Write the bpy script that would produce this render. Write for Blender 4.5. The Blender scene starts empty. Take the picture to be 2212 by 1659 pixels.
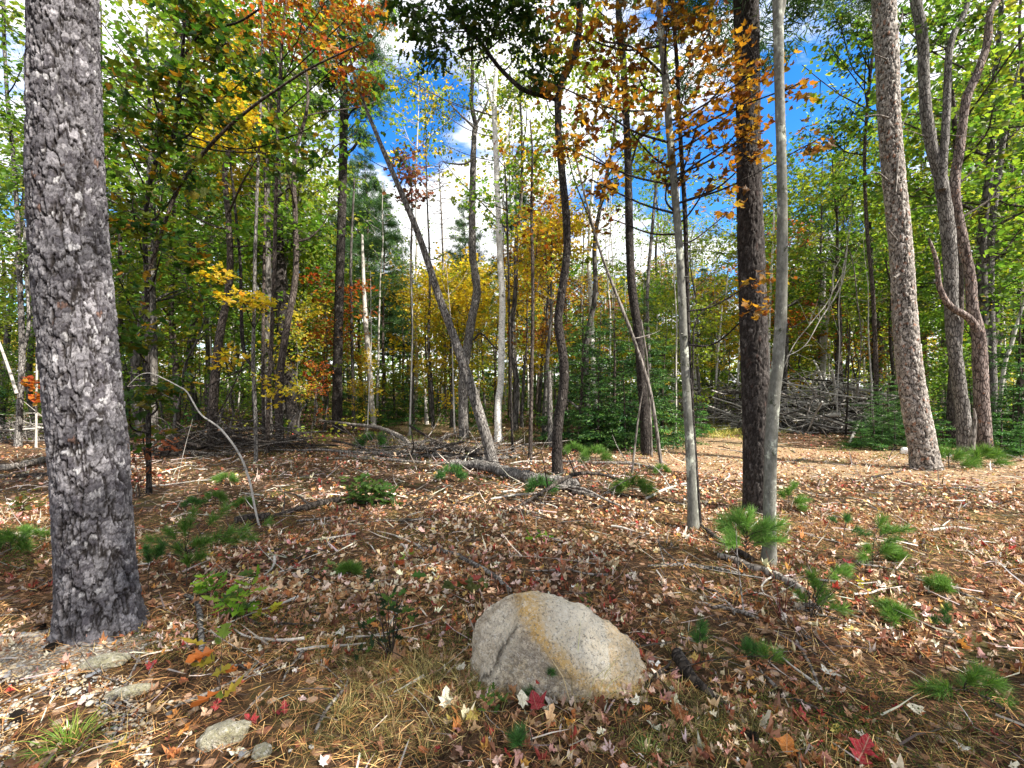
import bpy, math, random
import numpy as np
rad = math.radians
scene = bpy.context.scene
COL = scene.collection

# ------------------------------------------------------------------ camera
PF = 2212 * 15 / 36          # focal length in survey pixels (survey picture 2212 x 1659)
EYE = 1.5
HZ = 840.0
cam_d = bpy.data.cameras.new('camera'); cam = bpy.data.objects.new('camera', cam_d); COL.objects.link(cam)
cam.location = (0, 0, EYE); cam.rotation_euler = (rad(90), 0, 0)
cam_d.lens = 15; cam_d.sensor_width = 36; cam_d.shift_y = (HZ - 829.5) / 2212
cam_d.clip_start = 0.05; cam_d.clip_end = 1500
scene.camera = cam

# ------------------------------------------------------------------ light
SUN_EL = rad(42.5); TO = np.array([0.86, -0.51])          # horizontal direction towards the sun
TO = TO / np.linalg.norm(TO)
world = bpy.data.worlds.new('World'); scene.world = world; world.use_nodes = True
wn, wl = world.node_tree.nodes, world.node_tree.links
wn.clear()
w_out = wn.new('ShaderNodeOutputWorld'); w_bg = wn.new('ShaderNodeBackground'); w_bg.inputs[1].default_value = 0.13
sky = wn.new('ShaderNodeTexSky'); sky.sky_type = 'NISHITA'; sky.sun_disc = False
sky.sun_elevation = SUN_EL; sky.sun_rotation = math.atan2(TO[0], TO[1]); sky.ozone_density = 2.5; sky.air_density = 1.0; sky.dust_density = 0.3
hs = wn.new('ShaderNodeHueSaturation'); hs.inputs['Saturation'].default_value = 1.4; hs.inputs['Value'].default_value = 1.0
hs.inputs['Hue'].default_value = 0.508
wl.new(sky.outputs[0], hs.inputs['Color'])
tc = wn.new('ShaderNodeTexCoord')
sep = wn.new('ShaderNodeSeparateXYZ'); wl.new(tc.outputs['Generated'], sep.inputs[0])
def wmath(op, a, b=None, c=None):
    n = wn.new('ShaderNodeMath'); n.operation = op
    for i, s in enumerate((a, b, c)):
        if s is None: continue
        if isinstance(s, (int, float)): n.inputs[i].default_value = s
        else: wl.new(s, n.inputs[i])
    return n.outputs[0]
zz = wmath('MAXIMUM', wmath('ADD', sep.outputs[2], 0.25), 0.05)      # flat cloud layer overhead
cx, cy = wmath('DIVIDE', sep.outputs[0], zz), wmath('DIVIDE', sep.outputs[1], zz)
cmb = wn.new('ShaderNodeCombineXYZ'); wl.new(cx, cmb.inputs[0]); wl.new(cy, cmb.inputs[1])
n1 = wn.new('ShaderNodeTexNoise'); n1.inputs['Scale'].default_value = 1.7; n1.inputs['Detail'].default_value = 9; n1.inputs['Roughness'].default_value = 0.62
mp = wn.new('ShaderNodeMapping'); mp.inputs['Location'].default_value = (3.1, 1.7, 0); mp.inputs['Rotation'].default_value = (0, 0, 0.5); mp.inputs['Scale'].default_value = (1.0, 1.7, 1)
wl.new(cmb.outputs[0], mp.inputs[0]); wl.new(mp.outputs[0], n1.inputs['Vector'])
cov = wmath('MULTIPLY_ADD', n1.outputs[0], 1.15, -0.005)
def sky_dir(u, v):
    d = np.array([(u - 1106) / PF, 1.0, -(v - HZ) / PF]); return d / np.linalg.norm(d)
def clear_patch(u, v, width, amount):                      # openings in the cloud deck
    global cov
    vd = wn.new('ShaderNodeVectorMath'); vd.operation = 'DISTANCE'
    wl.new(tc.outputs['Generated'], vd.inputs[0]); vd.inputs[1].default_value = sky_dir(u, v)
    mr = wn.new('ShaderNodeMapRange'); mr.interpolation_type = 'SMOOTHSTEP'
    wl.new(vd.outputs['Value'], mr.inputs[0]); mr.inputs[1].default_value = 0; mr.inputs[2].default_value = width
    mr.inputs[3].default_value = amount; mr.inputs[4].default_value = 0
    cov = wmath('SUBTRACT', cov, mr.outputs[0])
for p in ((890, 240, .22, .17), (1480, 430, .42, .13), (1800, 120, .42, .17), (1730, 260, .2, .1), (20, 360, .3, .1), (980, 200, .12, .1)): clear_patch(*p)
ramp = wn.new('ShaderNodeMapRange'); ramp.interpolation_type = 'SMOOTHSTEP'
wl.new(cov, ramp.inputs[0]); ramp.inputs[1].default_value = 0.40; ramp.inputs[2].default_value = 0.56
shade = wn.new('ShaderNodeMapRange'); wl.new(n1.outputs[0], shade.inputs[0]); shade.inputs[1].default_value = 0.45; shade.inputs[2].default_value = 0.75
cmix = wn.new('ShaderNodeMix'); cmix.data_type = 'RGBA'; wl.new(shade.outputs[0], cmix.inputs[0])
cmix.inputs[6].default_value = (5.2, 5.15, 5.1, 1); cmix.inputs[7].default_value = (3.7, 3.8, 4.1, 1)
mix = wn.new('ShaderNodeMix'); mix.data_type = 'RGBA'
wl.new(ramp.outputs[0], mix.inputs[0]); wl.new(hs.outputs[0], mix.inputs[6]); wl.new(cmix.outputs[2], mix.inputs[7])
wl.new(mix.outputs[2], w_bg.inputs[0]); wl.new(w_bg.outputs[0], w_out.inputs[0])

sun_d = bpy.data.lights.new('sun', 'SUN'); sun_d.energy = 5.0; sun_d.angle = rad(0.55); sun_d.color = (1, 0.93, 0.82)
sun = bpy.data.objects.new('sun', sun_d); COL.objects.link(sun)
from mathutils import Vector
sv = Vector((TO[0] * math.cos(SUN_EL), TO[1] * math.cos(SUN_EL), math.sin(SUN_EL)))
sun.rotation_euler = sv.to_track_quat('Z', 'Y').to_euler(); sun.location = (20, -15, 30)
vs = scene.view_settings; vs.view_transform = 'Standard'; vs.look = 'None'; vs.gamma = 1; vs.use_curve_mapping = False; vs.exposure = 1.5
scene.cycles.max_bounces = 4; scene.cycles.diffuse_bounces = 2; scene.cycles.transmission_bounces = 3; scene.cycles.transparent_max_bounces = 4
scene.cycles.caustics_reflective = False; scene.cycles.caustics_refractive = False

# ------------------------------------------------------------------ maths
def W(u, v, Y): return np.array([(u - 1106) / PF * Y, Y, EYE - (v - HZ) / PF * Y])
def GY(v): return EYE * PF / (v - HZ)
def frac(a): return a - np.floor(a)
def hsh(*ks):
    h = np.zeros_like(np.asarray(ks[0], dtype=np.float64))
    for i, k in enumerate(ks): h = h + np.asarray(k) * (127.1, 311.7, 74.7, 53.3)[i]
    return frac(np.sin(h) * 43758.5453)
def vnoise(P, seed=0):
    i = np.floor(P); f = P - i; f = f * f * (3 - 2 * f); r = 0
    for dx in (0, 1):
        for dy in (0, 1):
            for dz in (0, 1):
                w = (f[:, 0] if dx else 1 - f[:, 0]) * (f[:, 1] if dy else 1 - f[:, 1]) * (f[:, 2] if dz else 1 - f[:, 2])
                r = r + w * hsh(i[:, 0] + dx, i[:, 1] + dy, i[:, 2] + dz, np.full(len(P), seed))
    return r * 2 - 1
def fbm(P, o=4, seed=0):
    a, r = 1.0, 0
    for k in range(o): r = r + a * vnoise(P * 2 ** k, seed + k); a *= .5
    return r
def nrm(a): return a / (np.linalg.norm(a, axis=-1, keepdims=True) + 1e-9)
def height(x, y):
    x = np.asarray(x, float); y = np.asarray(y, float); shp = np.broadcast(x, y).shape
    x = np.broadcast_to(x, shp).ravel(); y = np.broadcast_to(y, shp).ravel()
    P = np.stack([x, y, np.zeros_like(x)], 1)
    h = 0.025 * fbm(P * 0.9, 3, 5) + 0.012 * fbm(P * 5.0, 2, 9)
    far = np.clip((y - 11) / 15, 0, 1)
    h = h + far * (0.30 * vnoise(P * .16 + 3, 3) + 0.10 * vnoise(P * .7, 4))
    h = h + np.clip(y - 16, 0, 60) * 0.012
    return h.reshape(shp)
def gz(x, y): return float(height(np.array([x]), np.array([y]))[0])

# ------------------------------------------------------------------ objects
def tag(o, label=None, cat=None, group=None, kind=None):
    if label: o['label'] = label
    if cat: o['category'] = cat
    if group: o['group'] = group
    if kind: o['kind'] = kind
    return o
def link(name, me, parent=None, loc=(0, 0, 0)):
    o = bpy.data.objects.new(name, me); COL.objects.link(o); o.location = loc
    if parent is not None: o.parent = parent
    return o
def thing(name, label, cat, loc, group=None):
    o = bpy.data.objects.new(name, None); COL.objects.link(o); o.location = [float(c) for c in loc]; o.empty_display_size = .2
    return tag(o, label, cat, group)
def mesh_np(name, V, faces, mat, col=None, smooth=False):
    V = np.asarray(V, dtype=np.float32); faces = [np.asarray(f, dtype=np.int32) for f in faces if len(f)]
    me = bpy.data.meshes.new(name)
    me.vertices.add(len(V)); me.vertices.foreach_set('co', V.ravel())
    nl = sum(f.size for f in faces); npoly = sum(len(f) for f in faces)
    me.loops.add(nl); me.loops.foreach_set('vertex_index', np.concatenate([f.ravel() for f in faces]))
    tot = np.concatenate([np.full(len(f), f.shape[1], np.int32) for f in faces])
    st = np.concatenate([[0], np.cumsum(tot)[:-1]]).astype(np.int32)
    me.polygons.add(npoly); me.polygons.foreach_set('loop_start', st)
    me.polygons.foreach_set('use_smooth', np.full(npoly, smooth))
    if col is not None:
        a = me.color_attributes.new('Col', 'FLOAT_COLOR', 'POINT')
        c = np.ones((len(V), 4), np.float32); c[:, :3] = col; a.data.foreach_set('color', c.ravel())
    me.materials.append(mat); me.update(calc_edges=True)
    return me
class Batch:
    """collects tubes / leaves into one mesh (world coordinates)"""
    def __init__(s): s.V = []; s.F = {3: [], 4: []}; s.C = []; s.n = 0
    def add(s, V, F, col=None):
        V = np.asarray(V); F = np.asarray(F)
        s.V.append(V); s.F[F.shape[1]].append(F + s.n); s.n += len(V)
        c = np.zeros((len(V), 3)); c[:] = (1, 1, 1) if col is None else col; s.C.append(c)
    def mesh(s, name, mat, origin=(0, 0, 0), smooth=True, col=True):
        V = np.concatenate(s.V) - np.asarray(origin, float)
        fs = [np.concatenate(s.F[k]) for k in (3, 4) if s.F[k]]
        return mesh_np(name, V, fs, mat, np.concatenate(s.C) if col else None, smooth)
def spline(P, n):
    P = np.asarray(P, float)
    if len(P) < 3: 
        t = np.linspace(0, 1, n)[:, None]; return P[0] * (1 - t) + P[-1] * t
    Q = np.vstack([2 * P[0] - P[1], P, 2 * P[-1] - P[-2]])
    t = np.linspace(0, len(P) - 1 - 1e-6, n); i = t.astype(int); f = (t - i)[:, None]
    a, b, c, d = Q[i], Q[i + 1], Q[i + 2], Q[i + 3]
    return .5 * ((2 * b) + (c - a) * f + (2 * a - 5 * b + 4 * c - d) * f ** 2 + (3 * b - a - 3 * c + d) * f ** 3)
def tube_geo(P, R, k=8, rough=0., seed=0, cap=True):
    P = np.asarray(P, float); n = len(P); R = np.broadcast_to(np.asarray(R, float), (n,))
    T = nrm(np.gradient(P, axis=0)); ref = np.array([0, 1., 0]) if abs(T[0, 1]) < .8 else np.array([1., 0, 0])
    X = nrm(np.cross(T, ref)); Y = np.cross(T, X)
    a = np.linspace(0, 2 * np.pi, k, endpoint=False)
    ring = np.cos(a)[None, :, None] * X[:, None] + np.sin(a)[None, :, None] * Y[:, None]
    rr = R[:, None, None]
    if rough:
        q = (P[:, None] + ring * .3).reshape(-1, 3)
        rr = rr * (1 + rough * fbm(q * 5, 2, seed)).reshape(n, k, 1) if False else rr * (1 + rough * fbm(q * 6, 2, seed).reshape(n, k, 1))
    V = (P[:, None] + ring * rr).reshape(-1, 3)
    i = np.arange(n - 1)[:, None] * k; j = np.arange(k)[None]; j2 = (j + 1) % k
    F = np.stack([i + j, i + j2, i + k + j2, i + k + j], -1).reshape(-1, 4)
    return V, F
def capped(b, P, R, k=8, rough=0., seed=0, col=None):
    V, F = tube_geo(P, R, k, rough, seed)
    b.add(V, F, col)
    n = len(P); j = np.arange(k)
    for base, c, fl in ((0, P[0], 1), ((n - 1) * k, P[-1], 0)):
        Vc = np.vstack([V[base:base + k], np.asarray(c)[None]])
        tri = np.stack([j, (j + 1) % k, np.full(k, k)], 1)
        b.add(Vc, tri[:, ::-1] if fl else tri, col)
# ------------------------------------------------------------------ leaves
def fan(ring):
    ring = np.array([(x, y, z) for x, y, z in ring], float); k = len(ring)
    V = np.vstack([[0, .45, -.04], ring]); j = np.arange(k)
    return V, np.stack([np.zeros(k, int), 1 + j, 1 + (j + 1) % k], 1)
MAPLE = fan([(0, 0, 0), (.16, .12, .02), (.42, .10, .05), (.34, .27, .02), (.60, .50, .08), (.36, .50, .02), (.26, .60, .0), (.20, .78, .03), (0, 1.05, .08),
             (-.20, .78, .03), (-.26, .60, .0), (-.36, .50, .02), (-.60, .50, .08), (-.34, .27, .02), (-.42, .10, .05), (-.16, .12, .02)])
def crumple(T, seed, amp=.10):
    r = np.random.default_rng(seed); V = T[0].copy(); V[:, 2] += r.normal(0, amp, len(V)) * (np.abs(V[:, 0]) * 1.6 + .15); V[:, 0] += r.normal(0, .03, len(V)); V[:, 1] += r.normal(0, .03, len(V)); V[:, 0] *= r.uniform(.65, 1.05)
    V[:, 2] += r.uniform(-.2, .9) * V[:, 0] ** 2 + r.uniform(-.5, .5) * V[:, 1] ** 2 * .6; return V, T[1]
OAK = fan([(0, 0, 0), (.12, .15, 0), (.30, .30, .05), (.12, .38, 0), (.36, .60, .06), (.14, .68, 0), (.20, .88, .03), (0, 1.08, .02),
           (-.20, .88, .03), (-.14, .68, 0), (-.36, .60, .06), (-.12, .38, 0), (-.30, .30, .05), (-.12, .15, 0)])
QUAD = (np.array([(0, 0, 0), (.34, .45, .07), (0, 1, 0), (-.34, .45, .07)], float), np.array([(0, 1, 2), (0, 2, 3)]))
STAR = (np.array([(0, 0, 0), (.5, .25, .06), (.22, .5, 0), (.42, .78, .05), (0, 1, 0), (-.42, .78, .05), (-.22, .5, 0), (-.5, .25, .06)], float),
        np.array([(0, 1, 2), (2, 3, 4), (0, 2, 4), (0, 4, 6), (4, 5, 6), (0, 6, 7)]))
NEEDLE = (np.array([(-.022, 0, 0), (.022, 0, 0), (0, 1, 0)], float), np.array([(0, 1, 2)]))
STRAW = (np.array([(-.012, 0, 0), (.012, 0, 0), (-.010, .5, .03), (.010, .5, .03), (0, 1, 0)], float), np.array([(0, 1, 3), (0, 3, 2), (2, 3, 4)]))
def leaves_geo(tmpl, pos, ydir, nor, size, curl=None, aspect=1.0):
    T, F = tmpl; N, k = len(pos), len(T)
    y = nrm(ydir); x = nrm(np.cross(y, nor)); z = np.cross(x, y)
    size = np.broadcast_to(size, (N,)); curl = np.zeros(N) if curl is None else curl
    tz = T[None, :, 2] * 1.5 + curl[:, None] * (T[None, :, 1] ** 2 + 1.5 * T[None, :, 0] ** 2)
    V = pos[:, None] + size[:, None, None] * (aspect * T[None, :, 0, None] * x[:, None] + T[None, :, 1, None] * y[:, None] + tz[..., None] * z[:, None])
    FF = (np.arange(N)[:, None, None] * k + F[None]).reshape(-1, F.shape[1])
    return V.reshape(-1, 3), FF
def pal_cols(rng, pal, n, jit=.18):
    c = np.array([p[0] for p in pal], float); w = np.array([p[1] for p in pal], float); w /= w.sum()
    i = rng.choice(len(pal), n, p=w)
    return np.clip(c[i] * (1 + jit * rng.standard_normal((n, 1))) * (1 + .06 * rng.standard_normal((n, 3))), .004, .9)
def rand_dirs(rng, n, zs=1.0):
    d = rng.standard_normal((n, 3)); d[:, 2] *= zs; return nrm(d)
def spray_leaves(rng, C, D, L, nl, droop=.35, spread=.3):
    """leaves set alternately along twigs; returns pos, ydir, normal, twig index"""
    N = len(C); t = (np.arange(nl) + .6) / nl
    side = nrm(np.cross(D, [0, 0, 1.]) + 1e-4); sg = np.where(np.arange(nl) % 2, 1., -1.)
    L = np.broadcast_to(L, (N,))
    pos = C[:, None] + D[:, None] * (L[:, None] * t)[..., None]
    lat = side[:, None] * sg[None, :, None]
    pos = pos + lat * (L[:, None, None] * spread * rng.uniform(.1, 1, (N, nl, 1)) * (1.1 - t)[None, :, None]) + rng.standard_normal((N, nl, 3)) * (L[:, None, None] * .07)
    yd = D[:, None] * .7 + lat * .8 + np.array([0, 0, -droop]) + rng.standard_normal((N, nl, 3)) * .35
    no = np.array([0, 0, 1.]) + rng.standard_normal((N, nl, 3)) * .55
    return pos.reshape(-1, 3), yd.reshape(-1, 3), no.reshape(-1, 3), np.repeat(np.arange(N), nl)
# ------------------------------------------------------------------ materials
def new_mat(name):
    m = bpy.data.materials.new(name); m.use_nodes = True; nt = m.node_tree
    return m, nt, nt.nodes, nt.links, nt.nodes['Principled BSDF']
class NB:
    def __init__(s, nt): s.nt = nt; s.n = nt.nodes; s.l = nt.links
    def coord(s, scale=(1, 1, 1), world=False, loc=(0, 0, 0)):
        if world: g = s.n.new('ShaderNodeNewGeometry').outputs['Position']
        else: g = s.n.new('ShaderNodeTexCoord').outputs['Object']
        m = s.n.new('ShaderNodeMapping'); m.inputs['Scale'].default_value = scale; m.inputs['Location'].default_value = loc; s.l.new(g, m.inputs[0]); return m.outputs[0]
    def noise(s, vec, sc, det=4, rough=.55, dist=0):
        n = s.n.new('ShaderNodeTexNoise'); n.inputs['Scale'].default_value = sc; n.inputs['Detail'].default_value = det
        n.inputs['Roughness'].default_value = rough; n.inputs['Distortion'].default_value = dist; s.l.new(vec, n.inputs['Vector']); return n.outputs[0]
    def voro(s, vec, sc, feat='F1', out=0, rnd=1):
        n = s.n.new('ShaderNodeTexVoronoi'); n.feature = feat; n.inputs['Scale'].default_value = sc; n.inputs['Randomness'].default_value = rnd
        s.l.new(vec, n.inputs['Vector']); return n.outputs[out]
    def rng(s, v, a, b, c=0, d=1, smooth=True):
        n = s.n.new('ShaderNodeMapRange'); n.interpolation_type = 'SMOOTHSTEP' if smooth else 'LINEAR'; s.l.new(v, n.inputs[0])
        for i, x in enumerate((a, b, c, d)): n.inputs[i + 1].default_value = x
        return n.outputs[0]
    def ramp(s, v, stops):
        n = s.n.new('ShaderNodeValToRGB'); s.l.new(v, n.inputs[0]); cr = n.color_ramp
        while len(cr.elements) < len(stops): cr.elements.new(.5)
        for e, (p, c) in zip(cr.elements, stops): e.position = p; e.color = (*c, 1)
        return n.outputs[0]
    def mix(s, f, a, b, mode='MIX'):
        n = s.n.new('ShaderNodeMix'); n.data_type = 'RGBA'; n.blend_type = mode
        for i, x in ((0, f), (6, a), (7, b)):
            if isinstance(x, (int, float)): n.inputs[i].default_value = x
            elif isinstance(x, tuple): n.inputs[i].default_value = (*x, 1)
            else: s.l.new(x, n.inputs[i])
        return n.outputs[2]
    def math(s, op, a, b=0):
        n = s.n.new('ShaderNodeMath'); n.operation = op
        for i, x in enumerate((a, b)):
            if isinstance(x, (int, float)): n.inputs[i].default_value = x
            else: s.l.new(x, n.inputs[i])
        return n.outputs[0]
    def bump(s, h, strength, dist, bsdf, prev=None):
        n = s.n.new('ShaderNodeBump'); n.inputs['Strength'].default_value = strength; n.inputs['Distance'].default_value = dist
        s.l.new(h, n.inputs['Height'])
        if prev: s.l.new(prev, n.inputs['Normal'])
        s.l.new(n.outputs[0], bsdf.inputs['Normal']); return n.outputs[0]
    def attr(s, name='Col'):
        n = s.n.new('ShaderNodeAttribute'); n.attribute_name = name; return n.outputs['Color']
def leaf_mat(name, trans=.55, rough=.5, boost=1.0, warm=(1.08, 1.12, .6)):
    m, nt, n, l, bs = new_mat(name); b = NB(nt); c = b.attr()
    vn = b.noise(b.coord((1, 1, 1)), 60, 2); c = b.mix(.35, c, b.ramp(vn, [(.3, (.55, .55, .55)), (.7, (1.2, 1.2, 1.2))]), 'MULTIPLY')
    l.new(c, bs.inputs['Base Color']); bs.inputs['Roughness'].default_value = rough; bs.inputs['Specular IOR Level'].default_value = .3
    if trans:
        t = n.new('ShaderNodeBsdfTranslucent'); l.new(b.mix(1.0, c, warm, 'MULTIPLY'), t.inputs[0])
        mx = n.new('ShaderNodeMixShader'); mx.inputs[0].default_value = trans
        l.new(bs.outputs[0], mx.inputs[1]); l.new(t.outputs[0], mx.inputs[2]); l.new(mx.outputs[0], n['Material Output'].inputs[0])
    return m
M_leaf = leaf_mat('living_leaf', .6); M_dry = leaf_mat('dry_leaf', .12, .7); M_needle = leaf_mat('needle_leaf', .25, .45, warm=(1.1, 1.1, .7)); M_straw = leaf_mat('needle_straw', 0, .7)
def fallen_mat():
    m, nt, n, l, bs = new_mat('fallen_leaf_blade'); b = NB(nt); v = b.coord()
    c = b.mix(.7, b.attr(), b.ramp(b.noise(v, 5, 6, .7), [(.32, (.42, .36, .32)), (.5, (.95, .95, .95)), (.68, (1.35, 1.3, 1.2))]), 'MULTIPLY')
    sx = n.new('ShaderNodeSeparateXYZ'); l.new(v, sx.inputs[0]); ax_ = b.math('ABSOLUTE', sx.outputs[0])
    rib = b.rng(ax_, .008, .028, 1, 0); w = n.new('ShaderNodeTexWave'); w.inputs['Scale'].default_value = 2.2; w.inputs['Distortion'].default_value = 1.5
    dd = b.math('SUBTRACT', sx.outputs[1], b.math('MULTIPLY', ax_, .9)); cb2 = n.new('ShaderNodeCombineXYZ'); l.new(dd, cb2.inputs[0]); l.new(cb2.outputs[0], w.inputs['Vector'])
    side = b.rng(w.outputs['Fac'], .9, .98, 0, .6); vein = b.math('MAXIMUM', rib, side); c = b.mix(b.math('MULTIPLY', vein, .35), c, (.62, .50, .34))
    sp = b.rng(b.noise(v, 13, 4, .6), .62, .70); c = b.mix(b.math('MULTIPLY', sp, .7), c, (.07, .04, .03))
    l.new(c, bs.inputs['Base Color']); bs.inputs['Roughness'].default_value = .65; bs.inputs['Specular IOR Level'].default_value = .3; b.bump(b.math('ADD', b.math('MULTIPLY', vein, -1), b.noise(v, 9, 4)), .6, .03, bs); return m
M_fallen = fallen_mat()
def bark_mat(name, dark, mid, pale, fur=26, zs=.28, depth=.012, lichen=None, attr=False, spot=None, rough=.9, bstr=.9, plain=False):
    m, nt, n, l, bs = new_mat(name); b = NB(nt)
    v = b.coord((1, 1, zs)); w = b.noise(v, 9, 4, .6)
    vv = n.new('ShaderNodeVectorMath'); vv.operation = 'ADD'; l.new(v, vv.inputs[0])
    sc = n.new('ShaderNodeVectorMath'); sc.operation = 'SCALE'; sc.inputs['Scale'].default_value = .06
    nn = n.new('ShaderNodeTexNoise'); nn.inputs['Scale'].default_value = 14; l.new(v, nn.inputs['Vector']); l.new(nn.outputs['Color'], sc.inputs[0]); l.new(sc.outputs[0], vv.inputs[1])
    e = b.voro(vv.outputs[0], fur, 'DISTANCE_TO_EDGE'); f1 = b.voro(vv.outputs[0], fur, 'F1', 1)
    plate = b.rng(e, 0.0, .16)
    cellv = b.noise(b.coord((1, 1, .8)), 75, 5, .75) if attr else b.math('ADD', b.math('MULTIPLY', b.noise(b.coord((1, 1, .5)), 40, 4, .65), .6), b.math('MULTIPLY', w, .4))
    c = b.ramp(cellv, [(.3, dark), (.5, mid), (.72, pale)])
    if not plain: c = b.mix(plate, tuple(x * .55 for x in dark), c)
    sepc = n.new('ShaderNodeSeparateColor'); l.new(f1, sepc.inputs[0])
    c = b.mix(0.0 if plain else .5, c, b.ramp(sepc.outputs[0], [(0, (.6, .58, .58)), (1, (1.35, 1.35, 1.35))]), 'MULTIPLY')
    if lichen:
        ln = b.rng(b.noise(b.coord((1, 1, .6), loc=(5, 2, 1)), 7, 6, .7), .54, .62); c = b.mix(ln, c, lichen)
    if spot:
        ln = b.rng(b.noise(b.coord((1, 1, .8), loc=(1, 7, 4)), 11, 5, .7), .60, .66); c = b.mix(ln, c, spot)
    if attr: c = b.mix(1.0, b.attr(), b.ramp(cellv, [(.34, (.5, .5, .53)), (.5, (1, 1, 1)), (.66, (1.6, 1.6, 1.58))]), 'MULTIPLY')
    l.new(c, bs.inputs['Base Color']); bs.inputs['Roughness'].default_value = rough; bs.inputs['Specular IOR Level'].default_value = .2
    hh = b.math('ADD', b.math('MULTIPLY', plate, 0.0 if plain else (0.12 if attr else 1.0)), b.math('MULTIPLY', b.noise(b.coord((1, 1, .6)), 55, 5, .7), .7))
    b.bump(hh, bstr, depth, bs); return m
M_pineA = bark_mat('grey_plated_bark', (.10, .09, .10), (.2, .19, .2), (.4, .39, .39), attr=True, depth=.010)
M_dark = bark_mat('dark_furrowed_bark', (.016, .013, .012), (.038, .032, .029), (.10, .09, .083), fur=30, spot=(.15, .14, .125), depth=.014)
M_brown = bark_mat('brown_furrowed_bark', (.035, .026, .022), (.085, .068, .058), (.19, .165, .15), fur=26, depth=.014)
M_grey = bark_mat('smooth_grey_bark', (.055, .055, .048), (.125, .125, .11), (.25, .25, .23), fur=10, zs=.5, depth=.004, lichen=(.38, .40, .34), spot=(.045, .05, .032), bstr=.7, plain=True)
M_ash = bark_mat('pale_grey_bark', (.06, .054, .05), (.17, .16, .15), (.38, .36, .34), fur=24, depth=.010, spot=(.09, .07, .06))
M_tan = bark_mat('pinkish_flaky_bark', (.07, .05, .045), (.21, .165, .15), (.44, .39, .36), fur=20, depth=.012, spot=(.34, .17, .10))
M_dead = bark_mat('weathered_dead_wood', (.08, .07, .06), (.20, .18, .165), (.42, .40, .37), fur=22, zs=.12, depth=.004)
M_deadk = bark_mat('dark_dead_wood', (.02, .016, .014), (.055, .045, .038), (.15, .135, .12), fur=22, zs=.2, depth=.006)
M_far = bark_mat('woodland_bark', (.045, .04, .036), (.10, .092, .085), (.21, .20, .185), fur=12, depth=.004, spot=(.05, .045, .04))
M_farpale = bark_mat('pale_woodland_bark', (.20, .18, .16), (.38, .36, .33), (.60, .58, .54), fur=9, plain=True, depth=.003, spot=(.10, .09, .08))
def birch_mat():
    m, nt, n, l, bs = new_mat('white_birch_bark'); b = NB(nt)
    c = b.ramp(b.noise(b.coord(), 6, 5), [(.3, (.46, .44, .40)), (.6, (.80, .78, .74))])
    dash = b.rng(b.noise(b.coord((1.5, 1.5, 11)), 9, 4, .6), .55, .61); c = b.mix(dash, c, (.05, .045, .04))
    pt = b.rng(b.noise(b.coord((1, 1, .9), loc=(3, 3, 3)), 5, 5, .7), .60, .66); c = b.mix(pt, c, (.10, .09, .08))
    l.new(c, bs.inputs['Base Color']); bs.inputs['Roughness'].default_value = .7; b.bump(dash, .4, .003, bs); return m
M_birch = birch_mat()
def rock_mat(name, base, tint, stain=.5):
    m, nt, n, l, bs = new_mat(name); b = NB(nt)
    v = b.coord(); big = b.noise(v, 3.2, 6, .6); c = b.ramp(big, [(.3, tuple(x * .72 for x in base)), (.5, base), (.68, tuple(min(.8, x * 1.25) for x in base))])
    oc = b.rng(b.noise(b.coord((1, 1.0, 1), loc=(2.2, .4, .9)), 3.0, 12, .80, .3), .44, .64, 0, stain); oc = b.math('MULTIPLY', oc, b.rng(b.noise(v, 28, 6, .8), .36, .58, .25, 1)); c = b.mix(oc, c, tint)
    if name == 'boulder_granite':
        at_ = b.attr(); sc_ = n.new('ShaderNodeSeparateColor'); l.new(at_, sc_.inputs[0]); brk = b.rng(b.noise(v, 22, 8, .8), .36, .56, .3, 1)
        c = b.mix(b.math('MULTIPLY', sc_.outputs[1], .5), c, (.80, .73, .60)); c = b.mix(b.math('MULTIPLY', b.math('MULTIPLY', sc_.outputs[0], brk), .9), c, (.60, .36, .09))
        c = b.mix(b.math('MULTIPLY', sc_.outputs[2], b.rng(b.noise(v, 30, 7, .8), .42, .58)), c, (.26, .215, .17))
    sp = b.rng(b.noise(v, 70, 5, .8), .53, .60); c = b.mix(b.math('MULTIPLY', sp, .85), c, tuple(x * .28 for x in base))
    sp2 = b.rng(b.noise(b.coord(loc=(3, 3, 3)), 60, 4, .8), .54, .62); c = b.mix(b.math('MULTIPLY', sp2, .6), c, (.80, .77, .70))
    gr = b.rng(b.noise(v, 16, 6, .75), .55, .68); c = b.mix(b.math('MULTIPLY', gr, .5), c, tuple(x * .45 for x in base))
    l.new(c, bs.inputs['Base Color']); bs.inputs['Roughness'].default_value = .85
    h = b.math('ADD', b.noise(v, 14, 9, .72), b.math('MULTIPLY', b.noise(v, 90, 3, .7), .35)); b.bump(h, 1.0, .045, bs); return m
M_boulder = rock_mat('boulder_granite', (.66, .58, .46), (.62, .44, .17), .55)
M_stone = rock_mat('fieldstone', (.42, .39, .30), (.36, .33, .14), .6)
def pebble_mat():
    m, nt, n, l, bs = new_mat('pebble'); b = NB(nt)
    c = b.mix(.6, b.attr(), b.ramp(b.noise(b.coord(), 90, 4), [(.3, (.6, .6, .6)), (.7, (1.25, 1.25, 1.25))]), 'MULTIPLY')
    l.new(c, bs.inputs['Base Color']); bs.inputs['Roughness'].default_value = .8; return m
M_pebble = pebble_mat()
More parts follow.
